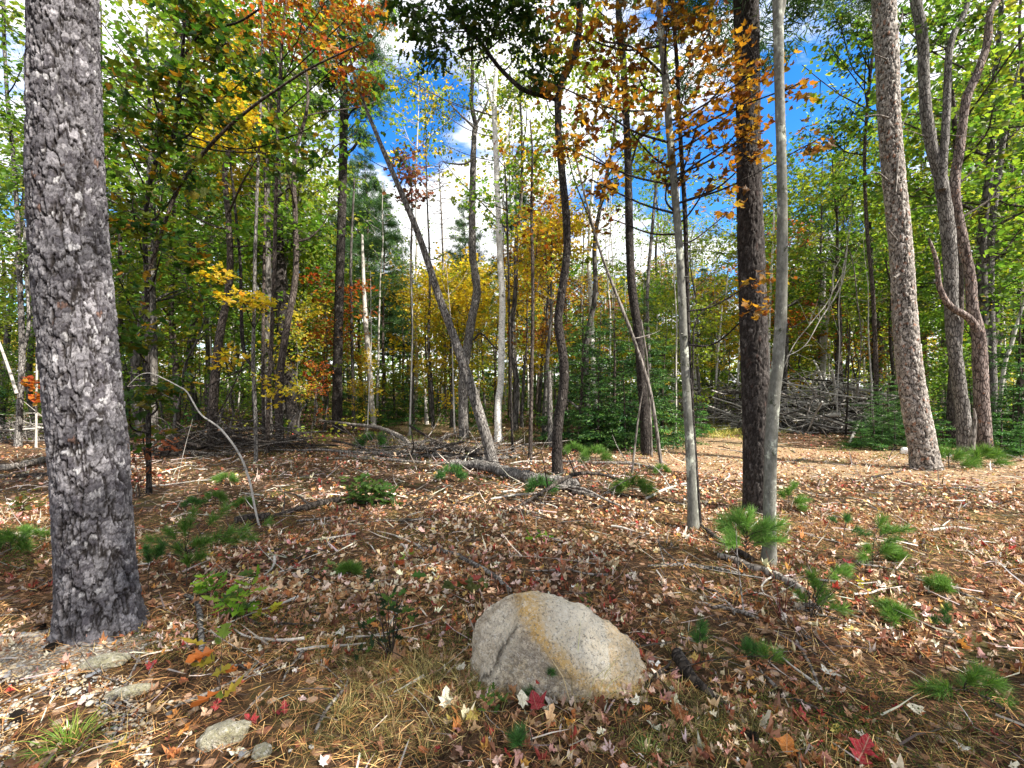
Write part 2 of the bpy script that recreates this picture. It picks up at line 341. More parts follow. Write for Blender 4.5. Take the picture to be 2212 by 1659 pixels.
def ground_mat():
    m, nt, n, l, bs = new_mat('forest_floor_duff'); b = NB(nt)
    v = b.coord((1, 1, 1), True)
    c = b.ramp(b.noise(v, 30, 8, .75), [(.3, (.014, .010, .007)), (.48, (.050, .030, .018)), (.60, (.10, .058, .032)), (.75, (.18, .11, .06))])
    st = b.noise(b.coord((1, 7, 1), True), 16, 6, .8); c = b.mix(b.rng(st, .55, .70), c, (.20, .11, .05))
    st2 = b.noise(b.coord((6, 1.3, 1), True), 20, 6, .8); c = b.mix(b.rng(st2, .57, .70), c, (.15, .08, .04))
    gr = b.rng(b.noise(v, 1.3, 5, .6), .53, .64, 0, .55); c = b.mix(gr, c, b.ramp(b.noise(v, 55, 4, .7), [(.35, (.028, .032, .010)), (.65, (.14, .135, .045))]))
    lf = b.voro(v, 15, 'F1', 1); sc = n.new('ShaderNodeSeparateColor'); l.new(lf, sc.inputs[0])
    ed = b.voro(v, 15, 'F1', 0)
    msk = b.math('MULTIPLY', b.math('GREATER_THAN', sc.outputs[0], .52), b.rng(ed, .32, .42, 1, 0))
    lc = b.ramp(sc.outputs[1], [(0, (.16, .08, .045)), (.3, (.30, .16, .09)), (.55, (.45, .29, .19)), (.8, (.52, .40, .31)), (1, (.30, .07, .03))])
    c = b.mix(msk, c, lc)
    l.new(c, bs.inputs['Base Color']); bs.inputs['Roughness'].default_value = .95; bs.inputs['Specular IOR Level'].default_value = .1
    h = b.math('ADD', b.noise(v, 28, 8, .8), b.math('MULTIPLY', msk, .5)); b.bump(h, .9, .03, bs); return m
M_ground = ground_mat()
def track_mat():
    m, nt, n, l, bs = new_mat('sunlit_needle_litter'); b = NB(nt); v = b.coord((1, 1, 1), True)
    c = b.ramp(b.noise(v, 38, 8, .8), [(.34, (.05, .03, .016)), (.46, (.20, .115, .055)), (.56, (.44, .31, .18)), (.68, (.64, .52, .37))])  # pale tan tones carry the sunlit look of fine needle litter
    st = b.noise(b.coord((1, 6, 1), True), 22, 6, .85); c = b.mix(b.rng(st, .56, .68), c, (.42, .27, .12))
    gr = b.rng(b.noise(v, 1.1, 5, .65), .55, .66, 0, .6); c = b.mix(gr, c, b.ramp(b.noise(v, 50, 4, .7), [(.35, (.06, .06, .015)), (.65, (.26, .24, .07))]))
    l.new(c, bs.inputs['Base Color']); bs.inputs['Roughness'].default_value = .95; b.bump(b.noise(v, 34, 8, .8), 1, .03, bs); return m
M_track = track_mat()
def path_mat():
    m, nt, n, l, bs = new_mat('path_grit'); b = NB(nt); v = b.coord((1, 1, 1), True)
    c = b.ramp(b.noise(v, 60, 8, .8), [(.3, (.08, .055, .035)), (.5, (.22, .17, .12)), (.7, (.42, .36, .28))])
    f = b.voro(v, 75, 'F1', 1); sc = n.new('ShaderNodeSeparateColor'); l.new(f, sc.inputs[0])
    c = b.mix(b.math('GREATER_THAN', sc.outputs[0], .6), c, b.ramp(sc.outputs[1], [(0, (.22, .21, .20)), (.5, (.45, .42, .37)), (1, (.6, .56, .5))]))
    l.new(c, bs.inputs['Base Color']); bs.inputs['Roughness'].default_value = .95
    b.bump(b.math('ADD', b.noise(v, 90, 5, .8), b.voro(v, 75)), 1, .015, bs); return m
M_grit = path_mat()

# ------------------------------------------------------------------ palettes (colour, weight)
def lift(p, k): return [((c[0] * k, c[1] * k, c[2] * k), w) for c, w in p]
G_ = lift([((.055, .115, .018), 5), ((.085, .150, .020), 4), ((.13, .19, .025), 3), ((.035, .075, .015), 2), ((.20, .22, .03), .7), ((.30, .22, .03), .2)], 1.6)
GY_ = lift([((.12, .18, .022), 4), ((.19, .22, .028), 4), ((.26, .27, .035), 2), ((.07, .12, .018), 3), ((.36, .30, .04), .6)], 1.35)
Y_ = [((.60, .43, .03), 5), ((.66, .50, .05), 3), ((.46, .35, .03), 3), ((.58, .32, .02), 1.5), ((.30, .32, .03), 1)]
O_ = lift([((.42, .17, .022), 5), ((.50, .25, .035), 4), ((.30, .10, .018), 4), ((.50, .31, .05), 2), ((.20, .11, .03), 3)], .62)
OR_ = lift([((.42, .18, .025), 4), ((.50, .28, .04), 4), ((.30, .10, .02), 4), ((.24, .06, .012), 2), ((.58, .38, .04), 1.5), ((.16, .18, .03), 2)], .85)
R_ = [((.42, .08, .025), 4), ((.50, .16, .03), 4), ((.33, .06, .02), 2), ((.50, .24, .04), 2)]
DK_ = lift([((.018, .042, .010), 5), ((.030, .062, .012), 4), ((.055, .085, .015), 2), ((.10, .10, .02), .7)], 1.1)
CM_ = lift([((.045, .10, .016), 5), ((.09, .13, .015), 4), ((.16, .15, .016), 3), ((.28, .14, .015), 1.3), ((.022, .065, .014), 3)], .9)
PN_ = lift([((.020, .055, .018), 4), ((.035, .085, .022), 4), ((.06, .12, .025), 2)], 1.5)
FR_ = lift([((.016, .050, .014), 4), ((.035, .090, .018), 4), ((.075, .15, .03), 2)], 1.6)
SD_ = lift([((.05, .16, .03), 4), ((.09, .22, .04), 3), ((.03, .10, .025), 2)], 1.6)
PR_ = [((.15, .05, .05), 4), ((.22, .09, .06), 3), ((.09, .09, .04), 2)]
LIT_ = [((.34, .18, .10), 5), ((.52, .36, .24), 4.5), ((.68, .55, .44), 4.2), ((.15, .07, .042), 6), ((.27, .09, .045), 4), ((.36, .15, .05), 2), ((.34, .05, .04), 1.3), ((.55, .30, .25), 2.2), ((.50, .25, .06), .7), ((.55, .42, .12), .4), ((.70, .61, .54), 1.8)]
# ------------------------------------------------------------------ ground
def axis(lo, hi, f0, f1, fine, grow=1.14):
    a = list(np.arange(f0, f1, fine)); s = fine; x = f0
    left = []
    while x > lo: s *= grow; x -= s; left.append(x)
    s = fine; x = a[-1]; right = []
    while x < hi: s *= grow; x += s; right.append(x)
    return np.array(left[::-1] + a + right)
ax, ay = axis(-420, 420, -7, 7, .06), axis(-60, 520, 1.2, 8.5, .055)
gx, gy = np.meshgrid(ax, ay); nx, ny = len(ax), len(ay)
V = np.stack([gx.ravel(), gy.ravel(), height(gx, gy).ravel()], 1)
i = (np.arange(ny - 1)[:, None] * nx + np.arange(nx - 1)[None]).ravel()
tag(link('ground', mesh_np('ground', V, [np.stack([i, i + 1, i + nx + 1, i + nx], 1)], M_ground, smooth=True)), kind='structure')
# strip of gravel at the near left, following the ground just above it
rng = np.random.default_rng(7)
def sheet(name, cx, cy, rx, ry, mat, dz, seed):
    th = np.linspace(0, 2 * np.pi, 90, endpoint=False); rr = np.linspace(0, 1, 26)
    edge = 1 + .22 * fbm(np.stack([np.cos(th) * 1.6, np.sin(th) * 1.6, np.zeros(90)], 1), 3, seed)
    X = cx + rx * rr[:, None] * (np.cos(th) * edge)[None]; Y = cy + ry * rr[:, None] * (np.sin(th) * edge)[None]
    Z = height(X, Y) + dz * np.where(rr > .97, -1, 1)[:, None]
    V = np.stack([X.ravel(), Y.ravel(), Z.ravel()], 1); i = np.arange(25)[:, None] * 90; j = np.arange(90)[None]
    F = np.stack([i + j, i + (j + 1) % 90, i + 90 + (j + 1) % 90, i + 90 + j], -1).reshape(-1, 4)
    tag(link(name, mesh_np(name, V, [F], mat, smooth=True)), kind='structure')
sheet('gravel_path', -2.85, 2.42, .80, .27, M_grit, .008, 3)

sheet('sunlit_needle_track', 7.6, 9.0, 6.4, 2.3, M_track, .012, 8)  # tan sheets over the litter, sunlight painted into their colour
sheet('sunlit_needle_track', 5.6, 12.2, 1.7, 3.0, M_track, .016, 9)
sheet('sunlit_needle_track', -3.0, 18.5, 2.4, 4.2, M_track, .014, 10)
# ------------------------------------------------------------------ trunks
def px_path(pts, Y, snap=True):
    P, R = [], []
    for p in pts:
        u, v, w = p[:3]; yy = p[3] if len(p) > 3 else Y
        q = W(u, v, yy); th = math.atan((u - 1106) / PF)
        P.append(q); R.append(.5 * w * yy / PF * math.cos(th))
    P = np.array(P)
    if snap: P[0, 2] = gz(P[0, 0], P[0, 1]) - .06
    return P, np.array(R)
def grow_up(P, R, H, rng, wob=.12, rtop=.25):
    if P[-1, 2] >= H: return P, R
    d = nrm(P[-1] - P[-2]); d = d * np.array([.6, .6, 1]); d /= d[2]
    n = max(2, int((H - P[-1, 2]) / 1.2)); zs = np.linspace(P[-1, 2], H, n + 1)[1:]
    ext = np.array([P[-1] + d * (z - P[-1, 2]) + np.array([rng.normal() * wob, rng.normal() * wob, 0]) for z in zs])
    rr = R[-1] * np.linspace(1, rtop, n + 1)[1:]
    return np.vstack([P, ext]), np.concatenate([R, rr])
def resample(P, R, step):
    L = np.linalg.norm(np.diff(P, axis=0), axis=1).sum(); n = max(4, int(L / step))
    Q = spline(P, n); t = np.linspace(0, len(P) - 1, n); return Q, np.interp(t, np.arange(len(P)), R)
def voro_cyl(th, z, ns, cz, seed, rnd=.85):
    """periodic cellular pattern round a trunk: F1, F2 distances, cell hash, vertical offset in the cell"""
    a = th / (2 * np.pi) * ns; b = z / cz; ia, ib = np.floor(a), np.floor(b)
    f1 = np.full(a.shape, 9.); f2 = np.full(a.shape, 9.); idh = np.zeros(a.shape); oz = np.zeros(a.shape)
    for da in (-1, 0, 1):
        for db in (-1, 0, 1):
            ca, cb = ia + da, ib + db; cw = np.mod(ca, ns)
            qa = ca + .5 + rnd * (hsh(cw, cb, seed + 1) - .5); qb = cb + .5 + rnd * (hsh(cw, cb, seed + 2) - .5)
            d = np.sqrt((a - qa) ** 2 + (b - qb) ** 2)
            new = d < f1
            f2 = np.where(new, f1, np.minimum(f2, d)); f1n = np.where(new, d, f1)
            idh = np.where(new, hsh(cw, cb, seed + 3), idh); oz = np.where(new, b - qb, oz); f1 = f1n
    return f1, f2, idh, oz
def bark_trunk(P, R, top, rows_mm, cols, plate, flake, depth, palette, seed, flare=.35, fl_h=.22):
    """trunk whose bark plates and flakes are real relief up to z = top, plain above"""
    L = np.concatenate([[0], np.cumsum(np.linalg.norm(np.diff(P, axis=0), axis=1))]); s1 = min(top, L[-1])
    s = np.concatenate([np.arange(0, s1, rows_mm), np.arange(s1, L[-1], .25), [L[-1]]])
    Q = np.stack([np.interp(s, L, P[:, k]) for k in range(3)], 1); rr = np.interp(s, L, R)
    T = nrm(np.gradient(Q, axis=0)); ker = np.ones(9) / 9
    X = nrm(np.cross(T, [0, 1., 0])); Yv = np.cross(T, X)
    th = np.linspace(0, 2 * np.pi, cols, endpoint=False); TH, S = np.meshgrid(th, s)
    q = np.stack([np.cos(TH).ravel() * 1.2, np.sin(TH).ravel() * 1.2, S.ravel()], 1)
    R0 = R[len(R) // 3]; circ = 2 * np.pi * R0
    w1 = fbm(q * np.array([4, 4, 7.]), 3, seed).reshape(TH.shape); w2 = fbm(q * np.array([4, 4, 6.]) + 9, 3, seed + 5).reshape(TH.shape)
    w3 = fbm(q * np.array([16, 16, 18.]) + 4, 3, seed + 6).reshape(TH.shape); w4 = fbm(q * np.array([16, 16, 18.]) + 14, 3, seed + 7).reshape(TH.shape)
    a = TH + (w1 * .45 + w3 * .22) * plate[0] / R0; z = S + w2 * .5 * plate[1] + w4 * .18 * plate[0]
    a2 = TH + (w2 * .35 + w3 * .38) * flake[0] / R0; z2 = S + w1 * .4 * flake[1] + w4 * .38 * flake[1]
    f1, f2, idp, _ = voro_cyl(a, z, max(6, round(circ / plate[0])), plate[1], seed)
    g1, g2, idf, oz = voro_cyl(a2 + 1, z2 + .03, max(8, round(circ / flake[0])), flake[1], seed + 20)
    edge = np.clip((f2 - f1) / .22, 0, 1); edge = edge * edge * (3 - 2 * edge)
    fe = np.clip((g2 - g1) / .16, 0, 1)
    fine = fbm(q * np.array([22, 22, 26.]), 3, seed + 9).reshape(TH.shape)
    d = depth * (edge * (.75 + .3 * idp) - .6) + depth * .50 * (fe * .5 + idf * .8 - oz * .10) + depth * .16 * fine
    big = .05 * R0 * fbm(q * np.array([.9, .9, .8]), 2, seed + 12).reshape(TH.shape)
    fl = 1 + flare * np.exp(-S / fl_h) * (1 + .35 * np.cos(TH * 5 + seed) * np.exp(-S / (fl_h * 1.2)))
    rad_ = rr[:, None] * fl + d + big
    V = Q[:, None] + rad_[..., None] * (np.cos(TH)[..., None] * X[:, None] + np.sin(TH)[..., None] * Yv[:, None])
    pc = np.array(palette[0])[None, None] * np.ones(TH.shape + (1,))
    hid = hsh(idf * 91, idp * 17)
    for thr, c in palette[1:]: pc = np.where((hid > thr)[..., None], np.array(c)[None, None], pc)
    pc = pc * (.75 + .5 * idp[..., None]) * (1 + .28 * fine[..., None])
    inner = np.array([.014, .011, .010]); m = (np.clip((f2 - f1 - .03) / .15, 0, 1) * np.clip(.12 + (g2 - g1) / .16, 0, 1))[..., None]; pc = inner * (1 - m) + pc * m
    i = np.arange(len(s) - 1)[:, None] * cols; j = np.arange(cols)[None]; j2 = (j + 1) % cols
    F = np.stack([i + j, i + j2, i + cols + j2, i + cols + j], -1).reshape(-1, 4)
    return V.reshape(-1, 3), F, np.clip(pc.reshape(-1, 3), .01, .9)

leaf_cache = {}
def leaf_proto(tkey, palname, pal, k):
    key = (tkey, palname, k)
    if key not in leaf_cache:
        r = np.random.default_rng(hash(k * 7 + len(palname) * 13) % 9999); T = {'maple': MAPLE, 'oak': OAK}[tkey]
        V = T[0].copy(); V = crumple(T, int(r.integers(1e6)), .20 if palname == 'LIT' else .06)[0]
        col = pal_cols(r, pal, 1)[0]
        leaf_cache[key] = mesh_np('leaf', V, [T[1]], M_leaf if palname != 'LIT' else M_fallen, np.tile(col, (len(V), 1)))
    return leaf_cache[key]
from mathutils import Matrix
def put_leaf(me, name, parent, origin, pos, y, nor, size):
    y = nrm(y); x = nrm(np.cross(y, nor)); z = np.cross(x, y)
    o = bpy.data.objects.new(name, me); COL.objects.link(o)
    if parent is not None: o.parent = parent
    p = pos - origin
    o.matrix_local = Matrix(((x[0] * size, y[0] * size, z[0] * size, p[0]), (x[1] * size, y[1] * size, z[1] * size, p[1]), (x[2] * size, y[2] * size, z[2] * size, p[2]), (0, 0, 0, 1)))
    return o
def hero_crown(T, O, TP, blobs, pal, palname, tkey, lsize, nl=9, L=(.25, .5), indiv=0, droop=.4, seed=0, mat=None, zs=.35, tw=None, anchor_drop=.6, twr=1.0):
    """twigs with leaves in the given masses; each mass hangs on a limb grown from the trunk (TP)"""
    rng = np.random.default_rng(seed); mat = mat or M_leaf; tw = tw or M_dark
    B = Batch(); Lf = []; tmpl = {'maple': MAPLE, 'oak': OAK, 'star': STAR, 'quad': QUAD}[tkey]
    for (u, v, ru, rv, Y, n) in blobs:
        c = W(u, v, Y); a = ru * Y / PF; b_ = rv * Y / PF
        q = rng.standard_normal((n, 3)); q = nrm(q) * rng.random((n, 1)) ** .45
        C = c + q * np.array([a, max(a, b_) * .8, b_])
        k = np.argmin(np.linalg.norm(TP - (c - np.array([0, 0, anchor_drop * (a + .3)])), axis=1)); A = TP[k]
        mid = (A + c) / 2 + np.array([0, 0, -.08]) + rng.normal(0, .05, 3)
        lp = spline([A, mid, c, c + (c - A) * .15 + [0, 0, .1 * b_]], 12)
        V, F = tube_geo(lp, np.linspace(.010, .004, 12) * (1 + .12 * n ** .5) * twr, 5); 
        if tw: B.add(V, F)
        D = nrm((C - A) * .6 + rand_dirs(rng, n, zs) * np.linalg.norm(C - A, axis=1, keepdims=True) * .8 * [1, 1, zs] + [0, 0, .02])
        Ls = rng.uniform(L[0], L[1], n)
        for m in range(n):
            j = np.argmin(np.linalg.norm(lp - C[m], axis=1)); s_ = lp[j]
            pth = spline([s_, (s_ + C[m]) / 2 + rng.normal(0, .03, 3), C[m], C[m] + D[m] * Ls[m] * .95], 6)
            V, F = tube_geo(pth, np.linspace(.0045, .0015, 6) * twr, 3); B.add(V, F)
        p, y, no, _ = spray_leaves(rng, C, D, Ls, nl, droop)
        Lf.append((p, y, no))
    link('twigs', B.mesh('twigs', tw, O), T, (0, 0, 0))['kind'] = 'stuff'
    p, y, no = (np.concatenate([l[k] for l in Lf]) for k in range(3))
    size = lsize * rng.uniform(.55, 1.25, len(p))
    order = np.argsort(-(size / p[:, 1])); big = order[:indiv]; rest = order[indiv:]
    for m in big:
        put_leaf(leaf_proto(tkey, palname, pal, int(rng.integers(14))), 'leaf', T, O, p[m], y[m], no[m], size[m])
    if len(rest):
        col = pal_cols(rng, pal, len(rest)); V, F = leaves_geo(tmpl, p[rest], y[rest], no[rest], size[rest], rng.normal(0, .3, len(rest)))
        o = link('foliage', mesh_np('foliage', V - O, [F], mat, np.repeat(col, len(tmpl[0]), 0)), T); o['kind'] = 'stuff'

def base_of(P): return np.array([P[0, 0], P[0, 1], P[0, 2] + .06])
def hero(name, label, cat, pts, Y, mat, H=None, k=14, rough=.06, seed=1, flare=.35, detail=None, group=None, step=.12, fl_h=.18):
    rng = np.random.default_rng(seed); P, R = px_path(pts, Y)
    if H: P, R = grow_up(P, R, H, rng)
    P, R = resample(P, R, step); O = base_of(P)
    T = thing(name, label, cat, O, group)
    if detail:
        V, F, C = bark_trunk(P, R, **detail); link('trunk', mesh_np('trunk', V - O, [F], mat, C, True), T)
    else:
        s = np.concatenate([[0], np.cumsum(np.linalg.norm(np.diff(P, axis=0), axis=1))])
        B = Batch(); capped(B, P, R * (1 + flare * np.exp(-s / fl_h)), k, rough, seed); link('trunk', B.mesh('trunk', mat, O), T)
    return T, O, P, R
def limb(T, O, pts, Y, mat, k=8, name='limb', snap=False, rough=.05, step=.1, seed=3, dy=0):
    P, R = px_path(pts, Y, snap); P, R = resample(P, R, step); P[:, 1] += dy
    B = Batch(); capped(B, P, R, k, rough, seed); link(name, B.mesh(name, mat, O), T); return P, R
def side_sticks(T, O, P, R, n, mat, rng, Lr=(.3, 1.2), zr=(0, 99), name='dead_branch', r0=.25, upw=.1):
    idx = [i for i in range(len(P)) if zr[0] < P[i, 2] < zr[1]]
    for _ in range(n):
        i = idx[int(rng.integers(len(idx)))]; a = rng.uniform(0, 2 * np.pi); L = rng.uniform(*Lr)
        d = np.array([math.cos(a), math.sin(a), rng.normal(upw, .3)]); pts = [P[i]]
        for s in range(4): pts.append(pts[-1] + d * L / 4); d = d + rng.normal(0, .28, 3)
        r = max(.004, R[i] * r0 * rng.uniform(.5, 1)); B = Batch(); Q = spline(pts, 9); capped(B, Q, np.linspace(r, r * .3, 9), 5)
        for s in range(int(rng.integers(0, 3))):
            j = int(rng.integers(3, 8)); e = Q[j] + nrm(d + rng.normal(0, .8, 3)) * L * .35; capped(B, spline([Q[j], (Q[j] + e) / 2 + rng.normal(0, .02, 3), e], 5), np.linspace(r * .5, r * .2, 5), 4)
        link(name, B.mesh(name, mat, O), T)

# ------------------------------------------------------------------ woodland tree prototypes (mesh data shared by the copies)
def proto_decid(seed, H, base, Rc, ns, nl, ls, pal, lean=.16, trunk_r=.11, tmpl=QUAD, limbs=14):
    rng = np.random.default_rng(seed); n = 9
    P = np.zeros((n, 3)); P[:, 2] = np.linspace(-.1, H * .96, n)
    P[:, :2] = np.cumsum(rng.normal(0, lean * .35, (n, 2)), 0); P[:, :2] -= P[0, :2]
    R = trunk_r * (1 - .85 * np.linspace(0, 1, n) ** 1.1)
    Q = spline(P, 30); rr = np.interp(np.linspace(0, 1, 30), np.linspace(0, 1, n), R); rr[0] *= 1.4
    tb = Batch(); capped(tb, Q, rr, 7, .06, seed)
    C, D = [], []
    for k in range(limbs):
        t = base + (1 - base) * rng.random() ** .8; i = int(t * 29); a = k * 2.4 + rng.normal(0, .4)
        L = Rc * (.35 + .65 * math.sin(math.pi * min(1, max(.05, (t - base) / (1 - base) * .8 + .15)))) * rng.uniform(.6, 1.15)
        d = np.array([math.cos(a), math.sin(a), rng.uniform(.15, .9)]); pts = [Q[i]]
        for s in range(4): pts.append(pts[-1] + d * L / 4); d = d + rng.normal(0, .2, 3) + [0, 0, .04]
        lp = spline(pts, 10); capped(tb, lp, np.linspace(rr[i] * .45, .008, 10), 5)
        m = max(3, int(ns / limbs)); s = lp[np.clip((rng.random(m) ** .6 * 9).astype(int), 2, 9)]
        off = rng.normal(0, 1, (m, 3)) * np.array([.42, .42, .22]) * Rc * .38; c = s + off; C.append(c); D.append(nrm(off + d * .3 + rng.normal(0, .25, (m, 3)) * [1, 1, .3]))
        for q in range(0, m, 2): V, F = tube_geo(np.array([s[q], (s[q] + c[q]) / 2 + rng.normal(0, .05, 3), c[q]]), np.array([.012, .008, .004]), 3); tb.add(V, F)
    C = np.concatenate(C); D = np.concatenate(D); p, y, no, tw = spray_leaves(rng, C, D, rng.uniform(.3, .7, len(C)), nl, .45, .4)
    sz = ls * rng.uniform(.5, 1.3, len(p)); V, F = leaves_geo(tmpl, p, y, no, sz, rng.normal(0, .3, len(p)), 1.25)
    base_c = pal_cols(rng, pal, len(C), .2)[tw]; col = np.clip(.6 * base_c + .4 * pal_cols(rng, pal, len(p)), 0, .9)
    return tb, (V, F, np.repeat(col, len(tmpl[0]), 0)), H
def proto_pine(seed, H, base, Rc, pal, trunk_r=.16, step=.55, ntuft=52, nn=20, nlen=.19):
    rng = np.random.default_rng(seed); tb = Batch(); P = np.array([[rng.normal(0, .05), rng.normal(0, .05), z] for z in np.linspace(-.1, H, 10)]); P[0, :2] = 0
    Q = spline(P, 30); rr = trunk_r * (1 - .93 * np.linspace(0, 1, 30)); capped(tb, Q, rr, 7, .05, seed)
    C, D = [], []; z = H * base
    while z < H * .99:
        f = (z / H - base) / (1 - base); L0 = Rc * (1 - f) ** .75 * (.5 + .5 * min(1, f * 5)) + .15
        for b in range(5 if L0 > .4 else 3):
            if rng.random() < .12: continue
            a = rng.uniform(0, 6.28); L = L0 * rng.uniform(.6, 1.15); i = min(29, int(z / H * 29)); d = np.array([math.cos(a), math.sin(a), rng.uniform(-.05, .25)]); pts = [Q[i]]
            for s in range(3): pts.append(pts[-1] + d * L / 3); d = d + [0, 0, .07]
            lp = spline(pts, 7); V, F = tube_geo(lp, np.linspace(max(.01, rr[i] * .3), .006, 7), 4); tb.add(V, F)
            m = max(3, int(ntuft * L / Rc)); t = rng.uniform(.25, 1, m) ** .7 * 6; k = t.astype(int).clip(0, 5); q = lp[k] + (lp[np.minimum(k + 1, 6)] - lp[k]) * (t - k)[:, None]
            C.append(q + rng.normal(0, 1, (m, 3)) * np.array([.16, .16, .05]) * L); D.append(nrm(d + rng.normal(0, .5, (m, 3)) * [1, 1, .5]))
        z += step * rng.uniform(.7, 1.3) * (1 - .35 * f)
    C, D = np.concatenate(C), np.concatenate(D); N = len(C)
    dd = nrm(D[:, None] * .6 + rng.standard_normal((N, nn, 3)) * .75).reshape(-1, 3); pp = (C[:, None] + rng.normal(0, .07, (N, nn, 3))).reshape(-1, 3)
    V, F = leaves_geo(NEEDLE, pp, dd, rng.standard_normal(dd.shape), nlen * rng.uniform(.6, 1.3, len(dd)), None, 2.6)
    col = np.repeat(pal_cols(rng, pal, N, .25), nn, 0); return tb, (V, F, np.repeat(col, 3, 0)), H
def proto_fir(seed, H, Rc, pal, dens=1.0, base=.04):
    """hemlock / fir: flat drooping sprays nearly down to the ground"""
    rng = np.random.default_rng(seed); tb = Batch(); P = np.array([[0, 0, -.05], [rng.normal(0, .04), rng.normal(0, .04), H * .5], [rng.normal(0, .06), 0, H]]); Q = spline(P, 16)
    capped(tb, Q, np.linspace(.022 * H ** .7, .005, 16), 6); C, D, LL = [], [], []; z = H * base
    while z < H * .97:
        f = z / H; L0 = Rc * (1 - f) ** .8 + .08
        for b in range(4):
            a = rng.uniform(0, 6.28); L = L0 * rng.uniform(.55, 1.15); i = int(f * 15); d = np.array([math.cos(a), math.sin(a), rng.uniform(-.05, .3)]); pts = [Q[i]]
            for s in range(3): pts.append(pts[-1] + d * L / 3); d = d + [0, 0, -.12]
            lp = spline(pts, 7); V, F = tube_geo(lp, np.linspace(.012, .003, 7), 3); tb.add(V, F)
            m = int(14 * dens * (.4 + L / Rc)); t = rng.uniform(.1, 1, m) * 6; k = t.astype(int).clip(0, 5); q = lp[k] + (lp[k + 1] - lp[k]) * (t - k)[:, None]
            sd = nrm(np.cross(d, [0, 0, 1.]))[None] * rng.choice([-1, 1], m)[:, None]; C.append(q); D.append(nrm(nrm(d) * .7 + sd * .8 + rng.normal(0, .15, (m, 3)))); LL.append(L * .32 * (1.15 - t / 6) + .06)
        z += .22 * (H / 3) ** .5 * rng.uniform(.7, 1.3)
    C, D, LL = np.concatenate(C), np.concatenate(D), np.concatenate(LL); nl = 9
    p, y, no, tw = spray_leaves(rng, C, D, LL, nl, .15, .35)
    V, F = leaves_geo(QUAD, p, y, no, np.repeat(LL, nl) * .34 * rng.uniform(.7, 1.2, len(p)), None, .55)
    col = pal_cols(rng, pal, len(C), .25)[tw]; return tb, (V, F, np.repeat(col, 4, 0)), H
class Proto:
    def __init__(s, spec, bark, fol, word):
        tb, (V, F, c), H = spec; s.H = H; s.word = word
        s.trunk = tb.mesh('trunk', bark, smooth=True, col=False); s.crown = mesh_np('crown', V, [F], fol, c)
KIND = {
 'green':  [Proto(proto_decid(11 + k, 12, .30, 2.5, 235, 12, .14, p), b, M_leaf, 'green-leaved') for k, (p, b) in enumerate(((G_, M_far), (G_, M_brown), (GY_, M_far)))],
 'sparse': [Proto(proto_decid(21 + k, 12, .42, 2.3, 190, 10, .13, p, .35), b, M_leaf, 'thinly leaved green') for k, (p, b) in enumerate(((G_, M_brown), (GY_, M_far)))],
 'lime':   [Proto(proto_decid(31 + k, 11, .28, 2.4, 225, 11, .14, GY_), b, M_leaf, 'yellow-green') for k, b in enumerate((M_far, M_brown))],
 'yellow': [Proto(proto_decid(41 + k, 9, .22, 2.0, 270, 11, .13, p), M_far, M_leaf, 'golden yellow') for k, p in enumerate((Y_, Y_ + GY_))],
 'orange': [Proto(proto_decid(51 + k, 9, .30, 1.9, 240, 11, .13, p), M_far, M_leaf, 'orange-leaved') for k, p in enumerate((O_, OR_))],
 'gsap':   [Proto(proto_decid(61 + k, 5, .16, 1.25, 170, 11, .11, p, .22, .035, limbs=12), M_far, M_leaf, 'small green') for k, p in enumerate((G_, GY_, G_))],
 'ysap':   [Proto(proto_decid(71 + k, 5, .20, 1.25, 150, 11, .11, p, .22, .035, limbs=12), M_far, M_leaf, 'small yellow') for k, p in enumerate((Y_, Y_ + GY_))],
 'osap':   [Proto(proto_decid(81 + k, 5, .25, 1.1, 90, 10, .11, p, .25, .03, limbs=10), M_far, M_leaf, 'small russet') for k, p in enumerate((O_, R_, OR_))],
 'bare':   [Proto(proto_decid(91 + k, 11, .62, 1.2, 40, 7, .11, p, .16, .055, limbs=9), b, M_leaf, w) for k, (p, b, w) in enumerate(((GY_, M_farpale, 'slender pale'), (G_, M_farpale, 'slim whitish'), (Y_, M_far, 'thin grey'), (G_, M_birch, 'slender white birch')))],
 'pine':   [Proto(proto_pine(101 + k, 18, .38, 3.0, PN_), M_brown, M_needle, 'tall dark') for k in range(2)],
 'fir':    [Proto(proto_fir(111 + k, 3.4, 1.35, FR_), M_brown, M_needle, 'feathery dark green') for k in range(3)],
}
FIRB = [Proto(proto_fir(121 + k, 1.6, 1.0, SD_ + FR_, 1.3), M_brown, M_needle, 'low bright green') for k in range(2)]
KIND['firb'] = FIRB
CATS = {'pine': ('pine_tree', 'pine'), 'fir': ('hemlock_tree', 'hemlock'), 'firb': ('young_fir', 'fir'), 'gsap': ('sapling', 'sapling'), 'ysap': ('sapling', 'sapling'), 'osap': ('sapling', 'sapling'), 'bare': ('slender_tree', 'tree')}
LM = [(40, 'the left-edge pale tree'), (190, 'the big plated pine'), (350, 'the leafy left maple'), (600, 'the brown trunk cluster'), (735, 'the dark straight pine'), (880, 'the slanting trunk'), (1020, 'the black-based forked trunk'),
      (1080, 'the white birch'), (1215, 'the crooked forking oak'), (1370, 'the tall dark brown trunk'), (1480, 'the orange-leaved maple'), (1640, 'the touching trunk pair'), (1780, 'the brush pile'), (1960, 'the pinkish leaning pine'), (2090, 'the many-stemmed tree'), (2212, 'the right edge')]
def near_lm(u): return min(LM, key=lambda l: abs(l[0] - u))
pending = []            # (object, base label) made unique at the end
def uv_of(p): return 1106 + p[0] / p[1] * PF, HZ - (p[2] - EYE) / p[1] * PF
